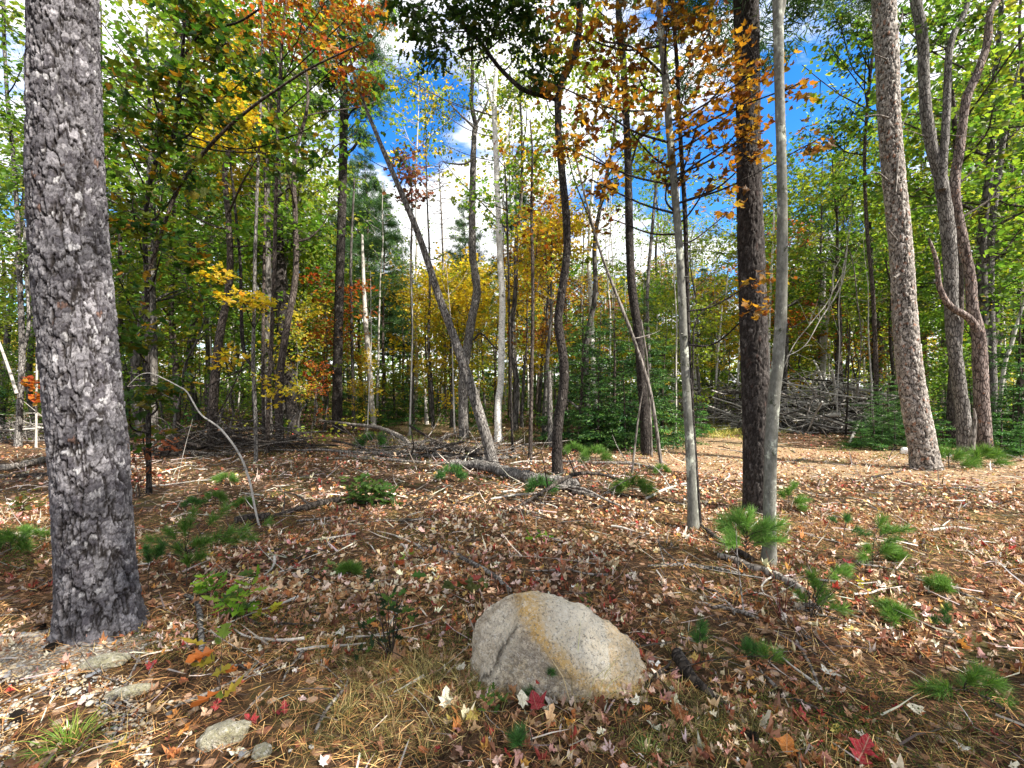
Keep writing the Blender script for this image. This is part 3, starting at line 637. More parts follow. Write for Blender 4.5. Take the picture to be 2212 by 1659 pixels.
def bg_tree(kind, x, y, Htop, rng, sc_lim=(.55, 1.9), which=None, gname='trees of the woods behind the clearing'):
    pr = KIND[kind][int(rng.integers(len(KIND[kind]))) if which is None else which]; z = gz(x, y); s = float(np.clip((Htop - z) / pr.H, *sc_lim))
    nm, cat = CATS.get(kind, ('woodland_tree', 'tree')); u = 1106 + x / y * PF; lu, lt = near_lm(u)
    rel = 'behind' if abs(u - lu) < 22 or y > 16 and abs(u - lu) < 35 else ('left of' if u < lu else 'right of')
    far = 'near' if y < 13 else ('midway' if y < 22 else 'far back')
    lab = f'{pr.word} {cat} {far} {rel} {lt}'.replace('near behind', 'just behind').replace('near left', 'just left').replace('near right', 'just right').replace('pine pine', 'pine').replace('birch tree', 'birch')
    T = thing(nm, lab, cat, (x, y, z), gname); pending.append((T, lab))
    T.rotation_euler = (rng.normal(0, .025), rng.normal(0, .03), rng.uniform(0, 6.28)); wid = s ** .5 if s > 1 else s
    T.scale = (s * rng.uniform(.85, 1.1), s * rng.uniform(.85, 1.1), s)
    link('trunk', pr.trunk, T); o = link('crown', pr.crown, T); o['kind'] = 'stuff'
    return T
def crown_top(T, O, kind, which, z0, P, s, rz=0, mat=None):
    """the out-of-frame crown of a near tree: limbs and leaves of the woodland kind set on its own trunk"""
    pr = KIND[kind][which]; top = P[-1]
    o = link('crown', pr.crown, T, Vector(np.array([np.interp(z0 + pr.H * s * .5, P[:, 2], P[:, 0]), np.interp(z0 + pr.H * s * .5, P[:, 2], P[:, 1]), z0]) - O)); o.scale = (s, s, s); o.rotation_euler = (0, 0, rz); o['kind'] = 'stuff'
# ------------------------------------------------------------------ the named trees
PAL_A = [(.056, .052, .060), (.2, (.083, .079, .088)), (.45, (.118, .113, .124)), (.75, (.17, .164, .177)), (.965, (.09, .055, .045)), (.97, (.25, .245, .255))]
TA, OA, PA_, RA = hero('pine_tree', 'massive grey pine trunk with plated bark in the left foreground', 'pine',
    [(221, 1360, 172), (208, 1200, 168), (195, 1000, 165), (172, 750, 164), (150, 500, 164), (143, 250, 156), (138, 0, 150)], 2.66, M_pineA, H=12.5, seed=2,
    detail=dict(top=4.3, rows_mm=.006, cols=270, plate=(.075, .20), flake=(.038, .036), depth=.018, palette=PAL_A, seed=3, flare=.36, fl_h=.15))
crown_top(TA, OA, 'pine', 0, 0.5, PA_, .72)
PAL_P = [(.024, .020, .019), (.3, (.034, .029, .027)), (.6, (.05, .044, .041)), (.85, (.08, .072, .068)), (.95, (.045, .03, .026))]
TP, OP, PP_, RP = hero('pine_tree', 'straight dark brown pine trunk touching the pale grey stem', 'pine',
    [(1638, 1108, 62), (1634, 900, 58), (1627, 700, 57), (1621, 500, 54), (1616, 300, 51), (1614, 150, 51), (1611, 0, 50)], 5.2, M_pineA, H=14, seed=4,
    detail=dict(top=6.6, rows_mm=.014, cols=110, plate=(.040, .14), flake=(.03, .06), depth=.013, palette=PAL_P, seed=8, flare=.12, fl_h=.2))
crown_top(TP, OP, 'pine', 1, 0.4, PP_, .8, 1)
PAL_R = [(.22, .195, .175), (.3, (.29, .26, .235)), (.6, (.37, .34, .315)), (.86, (.27, .155, .11)), (.93, (.46, .43, .40))]
TR, OR, PR, RR = hero('pine_tree', 'pinkish pale pine trunk leaning left at the clearing edge', 'pine',
    [(2001, 1016, 64), (1991, 953, 60), (1973, 853, 57), (1957, 720, 52), (1947, 553, 50), (1932, 400, 48), (1921, 267, 48), (1916, 133, 49), (1909, 0, 50)], 7.85, M_pineA, H=15, seed=5,
    detail=dict(top=9.2, rows_mm=.016, cols=110, plate=(.05, .15), flake=(.035, .05), depth=.020, palette=PAL_R, seed=13, flare=.18, fl_h=.3))
crown_top(TR, OR, 'pine', 0, 4.6, PR, .66, 2)
rs = np.random.default_rng(50)
for pts in ([(1934, 415, 7), (1944, 300, 5), (1950, 270, 3), (1965, 235, 2)], [(1925, 95, 6), (1945, 50, 5), (1950, 20, 3)], [(1918, 390, 6), (1895, 372, 4), (1876, 378, 2)], [(1938, 520, 6), (1918, 495, 4)], [(1932, 600, 8), (1945, 590, 5)], [(1921, 255, 5), (1895, 248, 4), (1868, 252, 2)], [(1915, 128, 4), (1890, 118, 3)]):
    limb(TR, OR, pts, 7.7, M_dead, 6, 'dead_branch')
# grey maple stem
TQ, OQ, PQ, RQ = hero('maple_tree', 'smooth pale grey maple stem in front of the dark pine', 'maple',
    [(1660, 1212, 33), (1662, 1150, 30), (1664, 1000, 28), (1670, 880, 28), (1683, 750, 27), (1689, 600, 26), (1689, 400, 23), (1684, 200, 22), (1680, 0, 24)], 3.74, M_grey, H=10, seed=6, k=18, flare=.32, rough=.06, fl_h=.10)
limb(TQ, OQ, [(1686, 50, 12), (1700, -30, 11), (1730, -140, 8)], 3.74, M_grey)
crown_top(TQ, OQ, 'sparse', 0, 2.8, PQ, .66, 1)
# orange maple, two stems
TO_, OO, PO, RO = hero('maple_tree', 'slim twin-stemmed maple hung with orange leaves right of centre', 'maple',
    [(1498, 1138, 24), (1492, 1000, 21), (1485, 880, 19), (1477, 740, 18), (1469, 560, 17), (1456, 400, 17), (1445, 267, 16), (1434, 133, 15), (1424, 0, 15)], 4.64, M_grey, H=9, seed=7, k=14, flare=.38, rough=.06, fl_h=.10)
limb(TO_, OO, [(1512, 1130, 10), (1503, 1000, 9), (1490, 800, 9), (1484, 600, 11), (1479, 450, 11), (1470, 300, 10), (1463, 150, 9), (1452, 0, 9), (1440, -160, 7)], 4.75, M_dark, 8, 'side_stem')
ob = [(1240, 70, 40, 60, 4.7, 16), (1310, 90, 60, 80, 4.6, 30), (1300, 235, 60, 60, 4.5, 28), (1245, 330, 50, 30, 4.4, 14), (1300, 400, 60, 42, 4.5, 20), (1375, 300, 50, 60, 4.6, 22), (1375, 150, 40, 80, 4.7, 22),
      (1440, 60, 60, 70, 4.4, 22), (1520, 90, 60, 90, 4.5, 34), (1550, 200, 55, 60, 4.5, 24), (1500, 290, 55, 60, 4.4, 20), (1570, 310, 40, 50, 4.4, 16), (1530, 400, 45, 30, 4.5, 12), (1440, 400, 60, 45, 4.8, 16), (1620, 165, 34, 22, 4.3, 7), (1615, 215, 36, 16, 4.3, 6),
      (1625, 335, 26, 12, 4.3, 4), (1612, 290, 18, 16, 4.3, 3), (1618, 615, 30, 10, 4.4, 5), (1618, 678, 40, 12, 4.4, 7), (1215, 190, 20, 16, 4.5, 4), (1340, 480, 30, 30, 4.8, 6), (1560, 470, 30, 25, 4.7, 5), (1705, 190, 18, 12, 4.2, 3), (1735, 318, 30, 22, 4.2, 6), (1480, 190, 40, 50, 4.6, 12)]
ob = [(a, b, c, d, e, max(3, int(f * .58))) for a, b, c, d, e, f in ob]
hero_crown(TO_, OO, PO, ob, O_, 'O', 'maple', .076, 9, (.2, .42), 300, .5, 71, tw=M_dark)
side_sticks(TO_, OO, PO, RO, 5, M_grey, rs, (.03, .12), (.5, 3.5), 'branch_stub', .35)
side_sticks(TQ, OQ, PQ, RQ, 6, M_grey, rs, (.02, .09), (.4, 4), 'branch_stub', .3)
side_sticks(TP, OP, PP_, RP, 7, M_deadk, rs, (.04, .16), (.8, 5), 'branch_stub', .14)
# crooked oak
TK, OK, PK, RK = hero('oak_tree', 'dark crooked oak that forks high above the centre of the clearing', 'oak',
    [(1204, 1022, 23), (1203, 960, 22), (1207, 900, 22), (1216, 850, 21), (1218, 786, 20), (1208, 715, 19), (1207, 680, 18), (1215, 620, 18), (1224, 553, 17), (1223, 470, 17), (1214, 370, 15), (1207, 300, 15), (1205, 215, 15)], 7.5, M_dark, seed=8, k=14, flare=.3, rough=.10)
K1 = limb(TK, OK, [(1205, 222, 15), (1211, 180, 15), (1228, 150, 15), (1245, 105, 14), (1252, 40, 14), (1248, -40, 12), (1235, -200, 9), (1230, -380, 6)], 7.5, M_dark, 10)
K2 = limb(TK, OK, [(1206, 214, 12), (1165, 205, 10), (1125, 190, 10), (1075, 142, 9), (1037, 90, 8), (990, 43, 8), (965, 10, 7), (920, -80, 6)], 7.5, M_dark, 8)
kb = [(905, 20, 50, 40, 7.3, 20), (945, 70, 50, 40, 7.3, 18), (1000, 25, 60, 45, 7.4, 26), (1065, 40, 60, 50, 7.4, 26), (1110, 15, 50, 40, 7.4, 18), (1160, 80, 40, 55, 7.5, 16), (1150, 150, 45, 40, 7.5, 14), (1175, 195, 35, 25, 7.4, 8), (975, 110, 40, 30, 7.3, 9), (1040, 100, 40, 40, 7.4, 10), (1100, 90, 40, 40, 7.4, 12), (1250, -10, 60, 40, 7.5, 14),
      (960, -90, 80, 60, 7.3, 26), (1100, -110, 90, 60, 7.4, 26)]
hero_crown(TK, OK, np.vstack([PK, K1[0], K2[0]]), kb, DK_, 'DK', 'oak', .13, 10, (.25, .5), 300, .8, 72, tw=M_dark)
# slanting trunk
TF, OF, PF_, RF = hero('slanting_tree', 'grey trunk slanting steeply up to the left from the fallen logs', 'tree',
    [(1066, 1002, 25), (1052, 950, 24), (1020, 845, 22), (985, 740, 19), (948, 640, 16), (907, 515, 14), (862, 405, 12), (826, 320, 10), (797, 250, 8), (770, 175, 6), (752, 110, 4)], 8.6, M_ash, seed=9, k=10, flare=.15, rough=.07)
side_sticks(TF, OF, PF_, RF, 8, M_deadk, rs, (.3, 1.0), (3.5, 9))
# birch
TB, OB, PB, RB = hero('birch_tree', 'white birch with dark bands standing in the middle of the clearing edge', 'birch',
    [(1077, 955, 16), (1076, 880, 15), (1082, 820, 14), (1084, 720, 14), (1085, 640, 13), (1080, 553, 13), (1076, 450, 12), (1071, 333, 11), (1068, 235, 11), (1070, 180, 9), (1074, 140, 8), (1080, 90, 6)], 12.0, M_birch, seed=10, k=12, flare=.15, rough=.04)
limb(TB, OB, [(1067, 235, 9), (1055, 190, 7), (1045, 140, 5), (1035, 110, 3)], 12, M_birch); limb(TB, OB, [(1070, 350, 5), (1090, 320, 4), (1105, 260, 4), (1115, 200, 2)], 12, M_birch)
bb = [(900, 180, 60, 30, 11.5, 30), (950, 240, 50, 50, 11.5, 34), (1000, 150, 55, 50, 12, 34), (1040, 90, 60, 60, 12, 38), (1110, 110, 50, 60, 12, 30), (1100, 210, 50, 50, 12, 30), (990, 250, 40, 50, 12, 24), (975, 320, 30, 40, 12, 14), (860, 165, 45, 20, 11, 24), (1040, 230, 40, 40, 12, 20), (1140, 40, 50, 50, 12, 20)]
hero_crown(TB, OB, PB[PB[:, 2] > 7], bb, GY_ + G_, 'GY', 'quad', .085, 8, (.35, .7), 0, 1.1, 73, tw=M_far, twr=.9)
# forking pine with the black base
TG, OG, PG, RG = hero('forked_tree', 'pale-topped forking trunk with a blackish scaly base behind the slanting trunk', 'tree',
    [(1003, 948, 21), (1000, 860, 20), (1004, 786, 20), (1020, 686, 18), (1030, 626, 18), (1021, 553, 16), (1020, 470, 15), (1021, 400, 14), (1024, 300, 12), (1028, 270, 12)], 13.0, M_ash, seed=11, k=12, flare=.15, rough=.12)
limb(TG, OG, [(1028, 272, 10), (1018, 220, 9), (1021, 167, 8), (1020, 90, 6), (1024, 20, 4)], 13, M_dark); limb(TG, OG, [(1028, 270, 6), (1042, 245, 6), (1052, 222, 4), (1068, 190, 3)], 13, M_ash)
limb(TG, OG, [(1020, 345, 5), (1000, 355, 4), (965, 352, 3), (958, 350, 2)], 12.8, M_dead); limb(TG, OG, [(1026, 278, 6), (1010, 262, 5), (985, 238, 4), (965, 215, 3)], 12.8, M_dead)
limb(TG, OG, [(1022, 735, 5), (1040, 720, 4), (1066, 748, 4), (1085, 760, 2)], 12.8, M_deadk)
# dark straight pine
TE, OE, PE, RE = hero('pine_tree', 'dark straight pine trunk with stubby upturned boughs left of centre', 'pine',
    [(729, 932, 24), (729, 800, 22), (734, 600, 20), (740, 400, 19), (743, 230, 18), (741, 100, 16), (738, 0, 14)], 14.5, M_dark, H=19, seed=12, k=12, flare=.25, rough=.06)
for pts in ([(744, 335, 8), (765, 318, 7), (782, 285, 5)], [(744, 270, 6), (760, 240, 5), (785, 228, 3)], [(742, 230, 6), (720, 180, 5), (700, 165, 3)], [(741, 160, 6), (765, 130, 5), (800, 90, 4), (850, 40, 3)], [(742, 300, 5), (770, 265, 4), (800, 262, 2)], [(740, 90, 6), (700, 60, 4), (660, 55, 3)]): limb(TE, OE, pts, 14.3, M_dark, 6, 'bough')
def tufts(rng, blobs, pal, nn=16, nlen=.17, asp=2.4):
    Cs = []
    for (u, v, ru, rv, Y, n) in blobs:
        c = W(u, v, Y); a, b_ = ru * Y / PF, rv * Y / PF; Cs.append(c + nrm(rng.standard_normal((n, 3))) * rng.random((n, 1)) ** .5 * [a, a, b_])
    C = np.concatenate(Cs); N = len(C); dd = nrm(rng.standard_normal((N, nn, 3)) + [0, 0, .5]).reshape(-1, 3); pp = (C[:, None] + rng.normal(0, .06, (N, nn, 3))).reshape(-1, 3)
    V, F = leaves_geo(NEEDLE, pp, dd, rng.standard_normal(dd.shape), nlen * rng.uniform(.6, 1.3, len(dd)), None, asp)
    return V, F, np.repeat(np.repeat(pal_cols(rng, pal, N, .25), nn, 0), 3, 0)
V, F, c = tufts(rs, [(790, 230, 55, 14, 14.2, 90), (700, 165, 45, 22, 14.5, 170), (800, 110, 55, 26, 14.2, 170), (770, 60, 55, 30, 14, 170), (690, 90, 55, 35, 14.5, 220), (795, 182, 42, 14, 14, 120), (710, 20, 60, 40, 14.5, 220), (820, 30, 45, 25, 14, 120), (778, 295, 30, 10, 14, 50), (690, 230, 35, 10, 14.5, 60), (810, 200, 50, 12, 14, 80)], PN_, 22)
link('needles', mesh_np('needles', V - OE, [F], M_needle, c), TE)['kind'] = 'stuff'
# tall brown trunk M
TM, OM, PM, RM = hero('oak_tree', 'tall dark brown trunk behind a hemlock right of the crooked oak', 'tree',
    [(1397, 986, 24), (1390, 870, 22), (1378, 720, 20), (1365, 620, 19), (1360, 520, 18), (1356, 333, 16), (1350, 200, 15), (1344, 100, 14), (1337, 0, 14)], 9.5, M_dark, H=13, seed=13, k=12, flare=.15)
crown_top(TM, OM, 'sparse', 1, 2.5, PM, .95, 2)
for pts in ([(1347, 140, 6), (1325, 60, 4), (1290, 20, 3)], [(1352, 260, 5), (1335, 225, 4), (1305, 235, 2)], [(1357, 380, 5), (1380, 300, 4), (1400, 280, 2)]): limb(TM, OM, pts, 9.5, M_dark, 6)
TN, ON, PN, RN = hero('slanting_sapling', 'thin dead pale stem slanting up left across the tall brown trunk', 'tree',
    [(1429, 1003, 8), (1417, 920, 8), (1402, 836, 8), (1370, 736, 8), (1337, 650, 7), (1300, 553, 6), (1272, 455, 5), (1245, 345, 4), (1235, 290, 2)], 8.4, M_dead, seed=14, k=8, flare=.1)
side_sticks(TN, ON, PN, RN, 10, M_dead, rs, (.3, .9), (2, 8), r0=.4)
hero('dead_sapling', 'short thin dead stick leaning upright in front of the tall brown trunk', 'stick', [(1364, 1026, 5), (1372, 960, 4.5), (1382, 880, 4), (1392, 826, 2)], 7.4, M_dead, seed=15, k=6)
hero('dead_sapling', 'slim grey dead stem close against the right of the tall brown trunk', 'stick', [(1408, 990, 5), (1405, 900, 5), (1398, 780, 4), (1385, 690, 3)], 9.2, M_dead, seed=16, k=6)
# thin trunks J, I, L
T_, O_x, P_, R_x = hero('young_tree', 'slim straight grey-brown young tree between the birch and the crooked oak', 'tree',
    [(1145, 997, 9), (1147, 900, 8), (1149, 786, 8), (1151, 650, 7), (1150, 553, 7), (1148, 440, 6), (1150, 330, 4), (1145, 260, 3)], 8.9, M_brown, seed=17, k=8, flare=.2)
hero_crown(T_, O_x, P_, [(1150, 420, 50, 55, 9, 22), (1160, 520, 45, 40, 9, 18), (1130, 340, 40, 40, 9.2, 12), (1165, 600, 40, 30, 9.4, 10)], OR_ + GY_, 'OG', 'star', .085, 8, (.25, .5), 0, .5, 74)
T_, O_x, P_, R_x = hero('young_tree', 'thin dark stem just right of the white birch', 'tree', [(1108, 985, 6), (1104, 860, 5.5), (1101, 700, 5), (1098, 560, 5), (1094, 420, 4), (1090, 350, 2)], 9.8, M_dark, seed=18, k=7)
hero_crown(T_, O_x, P_, [(1090, 400, 50, 40, 10, 16), (1080, 470, 60, 30, 10, 14), (1030, 430, 50, 35, 10.5, 14)], G_, 'G', 'star', .09, 9, (.3, .6), 0, .5, 75)
hero('broken_stump', 'pale broken-off stump behind the foot of the crooked oak', 'stump', [(1190, 955, 12), (1188, 880, 11), (1186, 802, 9)], 11.0, M_ash, seed=19, k=9)
hero('broken_stump', 'pointed whitish snag far back left of the slanting trunk', 'stump', [(922, 908, 9), (920, 885, 7), (918, 856, 2)], 18, M_farpale, seed=20, k=8)
# pale edge tree
TX, OX, PX, RX = hero('forked_tree', 'whitish forked tree at the far left edge', 'tree', [(38, 962, 17), (44, 860, 16), (48, 760, 16), (44, 640, 14), (38, 480, 12), (28, 330, 11), (15, 200, 10), (8, 0, 9)], 11.2, M_ash, H=14, seed=21, k=12)
limb(TX, OX, [(42, 800, 9), (62, 700, 9), (56, 590, 8), (52, 480, 6)], 11.2, M_ash); limb(TX, OX, [(36, 850, 9), (20, 800, 8), (0, 745, 7), (-20, 700, 5)], 11.1, M_farpale)
hero_crown(TX, OX, PX, [(45, 150, 50, 60, 11, 40), (30, 260, 50, 60, 11, 40), (50, 400, 40, 60, 11, 30), (20, 520, 40, 50, 11, 20), (60, 560, 40, 30, 11, 16), (10, 40, 60, 60, 11, 36)], G_, 'G', 'star', .10, 9, (.35, .7), 0, .5, 76)
T_, O_x, P_, R_x = hero('young_tree', 'thin pale stem with red leaves between the pale forked tree and the big pine', 'tree', [(78, 962, 6), (79, 860, 6), (80, 750, 5), (77, 620, 4), (74, 500, 3)], 11, M_farpale, seed=22, k=7)
hero_crown(T_, O_x, P_, [(79, 835, 10, 8, 10.9, 5), (81, 862, 12, 8, 10.9, 6)], R_, 'R', 'star', .13, 7, (.15, .25), 0, .5, 77)
# many-stemmed tree
TS, OS, PS, RS = hero('oak_tree', 'pale grey many-stemmed tree with twisting forks at the right', 'oak', [(2086, 985, 38), (2079, 890, 35), (2066, 786, 33), (2056, 680, 33), (2052, 553, 34), (2043, 455, 34), (2030, 380, 32), (2014, 320, 30), (2001, 250, 28), (1996, 165, 27), (1992, 80, 27), (1978, 0, 26), (1962, -90, 24)], 9.5, M_ash, H=15, seed=23, k=16, flare=.2, rough=.10)
limb(TS, OS, [(2128, 975, 42), (2122, 900, 38), (2117, 800, 36), (2114, 725, 34), (2100, 660, 28), (2096, 600, 27), (2084, 540, 26), (2070, 470, 26), (2062, 400, 26), (2072, 330, 24), (2082, 250, 22), (2090, 205, 24), (2110, 160, 22), (2132, 95, 20), (2137, 35, 20), (2158, -10, 18), (2180, -80, 14)], 9.7, M_tan, 14, 'second_stem', True, .10)
limb(TS, OS, [(2034, 410, 22), (2040, 310, 21), (2045, 230, 19), (2048, 140, 18), (2058, 80, 17), (2080, 35, 16), (2092, -10, 14), (2100, -90, 12)], 9.4, M_ash, 12, 'third_stem', False, .08)
limb(TS, OS, [(2112, 715, 22), (2092, 686, 20), (2060, 667, 17), (2040, 645, 16), (2028, 615, 14), (2024, 570, 12), (2014, 535, 9), (2006, 515, 5)], 9.3, M_tan, 10, 'crooked_bough', False, .10)
limb(TS, OS, [(2096, 980, 20), (2102, 940, 15), (2106, 905, 10), (2103, 882, 4)], 9.1, M_dead, 9, 'broken_root_spike', False, .12)
side_sticks(TS, OS, PS, RS, 12, M_dead, rs, (.4, 1.2), (3.5, 11), r0=.16)
hero_crown(TS, OS, PS, [(2040, 60, 50, 60, 9.8, 36), (2110, 60, 40, 50, 10.5, 26), (1985, 260, 30, 40, 10.5, 12)], DK_ + G_, 'DG', 'oak', .10, 9, (.3, .6), 0, .6, 78)
crown_top(TS, OS, 'green', 1, 6.2, PS, .8)
# oak bough with dark leaves left of the pinkish pine
T_, O_x, P_, R_x = hero('oak_tree', 'dark-twigged oak whose leaves spread left of the pinkish pine', 'oak', [(1895, 905, 12), (1892, 780, 11), (1886, 640, 10), (1872, 480, 9), (1868, 330, 8), (1878, 180, 8), (1890, 60, 7), (1880, -60, 5)], 12.5, M_brown, H=14, seed=24, k=9)
hero_crown(T_, O_x, P_, [(1830, 30, 60, 30, 11.5, 34), (1870, 80, 55, 40, 11.5, 36), (1820, 70, 50, 25, 11.5, 22), (1870, 130, 50, 30, 11.5, 22), (1800, 110, 30, 14, 11.5, 8), (1840, 240, 60, 40, 13, 24), (1800, 300, 60, 50, 13, 34), (1860, 300, 40, 60, 13, 26)], G_ + DK_, 'GD', 'oak', .12, 9, (.35, .7), 0, .6, 79, twr=1.3)
# leafy maple left
TC, OC, PC, RC = hero('maple_tree', 'dark-stemmed maple with large green and rusty leaves beside the big pine', 'maple', [(322, 1010, 13), (320, 860, 12), (317, 620, 12), (313, 480, 11), (333, 360, 12), (372, 300, 11), (383, 233, 10), (392, 140, 9), (396, 87, 8), (400, 0, 7)], 6.0, M_dark, H=8, seed=25, k=10)
limb(TC, OC, [(318, 600, 9, 6), (347, 507, 9, 5.9), (383, 413, 9, 5.8), (430, 343, 9, 5.7), (480, 287, 8, 5.6), (540, 235, 7, 5.5), (593, 197, 6, 5.4), (665, 150, 5, 5.3), (737, 115, 4, 5.2), (790, 90, 2, 5.1)], 5.5, M_brown, 8)
limb(TC, OC, [(390, 130, 6, 6), (440, 68, 6, 5.8), (510, 50, 5, 5.6), (560, 20, 4, 5.4)], 5.5, M_dark)
cb = [(400, 50, 90, 60, 5.6, 36), (330, 190, 60, 60, 5.6, 22), (265, 300, 45, 70, 5.2, 20), (400, 170, 60, 60, 5.6, 28), (340, 290, 70, 50, 5.6, 34), (290, 470, 60, 60, 5.4, 32), (265, 620, 40, 60, 5.4, 24), (345, 560, 50, 45, 5.6, 22), (285, 740, 45, 50, 5.5, 24), (330, 850, 50, 50, 5.6, 26), (280, 880, 35, 40, 5.5, 14), (480, 100, 60, 60, 5.8, 26), (440, 250, 60, 45, 5.6, 26), (390, 400, 50, 45, 5.6, 20), (560, 330, 60, 45, 6.0, 20), (530, 170, 50, 40, 6, 18), (640, 290, 40, 30, 6.0, 10), (240, 160, 30, 60, 5.5, 10), (310, 950, 60, 25, 5.8, 12)]
cb = [(a, b, c, d, e, max(3, int(f * .55))) for a, b, c, d, e, f in cb]
hero_crown(TC, OC, PC, cb, CM_, 'CM', 'maple', .115, 9, (.25, .5), 300, .45, 80, tw=M_dark)
# cluster of trunks D
T1, O1, P1, R1 = hero('maple_tree', 'brown maple stem carrying the red-orange crown at the upper left', 'maple', [(577, 955, 10), (580, 860, 10), (584, 786, 10), (590, 650, 9), (593, 553, 9), (597, 400, 8), (600, 280, 8), (605, 160, 7), (612, 60, 6), (618, -40, 5)], 9.8, M_brown, H=12, seed=26, k=9)
hero_crown(T1, O1, P1, [(650, 60, 80, 60, 9, 28), (740, 130, 45, 70, 8.5, 24), (580, 60, 60, 50, 9.4, 24), (760, 30, 60, 40, 8.5, 24), (700, 10, 80, 40, 9, 22), (610, 110, 60, 40, 9.4, 14), (755, 190, 30, 20, 8.5, 8)], OR_ + R_[:1], 'OR', 'star', .10, 9, (.3, .6), 0, .5, 81, tw=M_dark)
T2, O2, P2, R2 = hero('maple_tree', 'slim lichen-spotted maple stem bearing sprays of clear yellow leaves', 'maple', [(553, 996, 9), (552, 900, 9), (547, 786, 9), (549, 680, 8), (551, 553, 8), (556, 400, 7), (562, 260, 6), (566, 120, 5), (570, 0, 4)], 8.9, M_ash, H=10, seed=27, k=9)
hero_crown(T2, O2, P2, [(515, 225, 45, 28, 8.7, 22), (535, 280, 30, 45, 8.7, 20), (480, 318, 22, 10, 8.6, 8), (545, 320, 30, 30, 8.8, 12), (470, 602, 45, 12, 8.8, 14), (530, 662, 40, 16, 8.6, 16), (565, 670, 25, 14, 8.6, 8), (500, 790, 30, 25, 8.9, 10), (590, 850, 30, 30, 9, 10), (500, 90, 40, 30, 9, 10)], Y_, 'Y', 'star', .10, 9, (.3, .55), 0, .35, 82, tw=M_dark)
T3, O3, P3, R3 = hero('pine_tree', 'thick rough dark trunk right of the cluster of brown stems', 'pine', [(638, 925, 27), (626, 853, 26), (611, 720, 25), (605, 600, 24), (601, 500, 22), (597, 350, 19), (590, 200, 16), (585, 50, 14)], 14.5, M_dark, H=17, seed=28, k=12)
hero('young_tree', 'pale weathered trunk leaning against the rough dark trunk', 'tree', [(648, 925, 12), (642, 880, 12), (632, 753, 11), (618, 620, 9), (612, 520, 6)], 15.5, M_ash, seed=29, k=9)
hero('crooked_tree', 'dark kinked thin trunk left of the cluster of brown stems', 'tree', [(556, 940, 7), (548, 870, 8), (547, 800, 8), (530, 768, 9), (523, 720, 9), (521, 640, 8), (518, 553, 7), (505, 420, 6), (498, 330, 4)], 11, M_dark, seed=30, k=9, H=9)
hero('young_tree', 'straight dark stem at the middle of the cluster of brown stems', 'tree', [(570, 955, 8), (568, 800, 8), (570, 600, 7), (574, 400, 6), (580, 250, 5)], 11.5, M_brown, seed=31, k=9, H=10)
# arching dead birch
TZ, OZ, PZ, RZ = hero('arching_birch', 'thin white birch stem arching over to the left in front of the brush', 'birch', [(562, 1142, 4.5), (551, 1098, 5), (542, 1050, 5), (533, 1020, 5.5), (522, 990, 5), (505, 962, 5), (480, 930, 5), (462, 915, 4.5), (432, 893, 4), (405, 848, 3.5), (385, 834, 3), (350, 816, 3), (325, 806, 2.5), (300, 811, 2), (275, 835, 1)], 4.75, M_farpale, seed=32, k=9, flare=.1, step=.05)
# distinct mid trunks
rm = np.random.default_rng(60)
side_sticks(TZ, OZ, PZ, RZ, 9, M_dead, rm, (.1, .45), (.4, 3), 'side_twig', .5)
def midtree(name, label, pts, Y, mat, H=None, seed=40, kind=None, which=0, cat='tree', sticks=0):
    T, O, P, R = hero(name, label, cat, pts, Y, mat, H=H, seed=seed, k=9, flare=.2)
    if sticks: side_sticks(T, O, P, R, sticks, M_dead, rm, (.5, 1.4), (2, 9), r0=.3)
    return T, O, P, R
midtree('young_tree', 'whitish split trunk far back right of the dark straight pine', [(808, 922, 12), (802, 860, 12), (797, 780, 12), (790, 700, 11), (785, 600, 8), (782, 500, 5)], 17, M_farpale, seed=41, sticks=5)
midtree('young_tree', 'pale thin trunk close right of the dark straight pine', [(764, 938, 8), (763, 850, 8), (760, 740, 7), (758, 560, 6), (765, 400, 4)], 15.5, M_far, H=9, seed=42)
midtree('slender_birch', 'thin white birch rising between the dark pine and the grey maple stem', [(1660, 815, 5), (1662, 720, 5), (1666, 600, 5), (1672, 480, 4.5), (1668, 420, 4), (1655, 370, 2)], 17, M_birch, seed=43, sticks=5, cat='birch')
midtree('slender_birch', 'pale birch trunk behind the hemlock thicket', [(1290, 925, 12), (1286, 860, 12), (1280, 760, 11), (1276, 640, 10), (1272, 560, 9), (1278, 430, 7), (1285, 320, 5)], 15, M_birch, seed=44, cat='birch', sticks=4)
midtree('fallen_sapling', 'pale thin log slanting down to the right behind the crooked oak', [(1292, 925, 7), (1270, 900, 7), (1245, 878, 6), (1224, 862, 5)], 12, M_dead, seed=45, cat='log')
midtree('dead_tree', 'broken grey dead trunk above the brush pile', [(1776, 800, 10, 18), (1778, 700, 10, 18), (1780, 600, 9, 18), (1785, 560, 7, 18)], 18, M_farpale, seed=46, sticks=6)
midtree('dead_tree', 'pale dead trunk leaning right above the brush pile', [(1775, 800, 8, 17.5), (1785, 720, 8, 17.5), (1797, 620, 7, 17.5), (1805, 560, 6, 17.5)], 17.5, M_farpale, seed=47, sticks=5)
midtree('young_tree', 'dark straight trunk with a whitish foot right of the brush pile', [(1892, 800, 12, 17), (1888, 700, 12, 17), (1884, 600, 11, 17), (1878, 480, 9, 17)], 17, M_dark, seed=48, sticks=4)
midtree('slanting_tree', 'bleached trunk slanting right at the far right edge', [(2152, 860, 11, 12), (2168, 800, 11, 12), (2185, 745, 10, 12), (2200, 690, 9, 12), (2230, 600, 7, 12)], 12, M_farpale, seed=49)
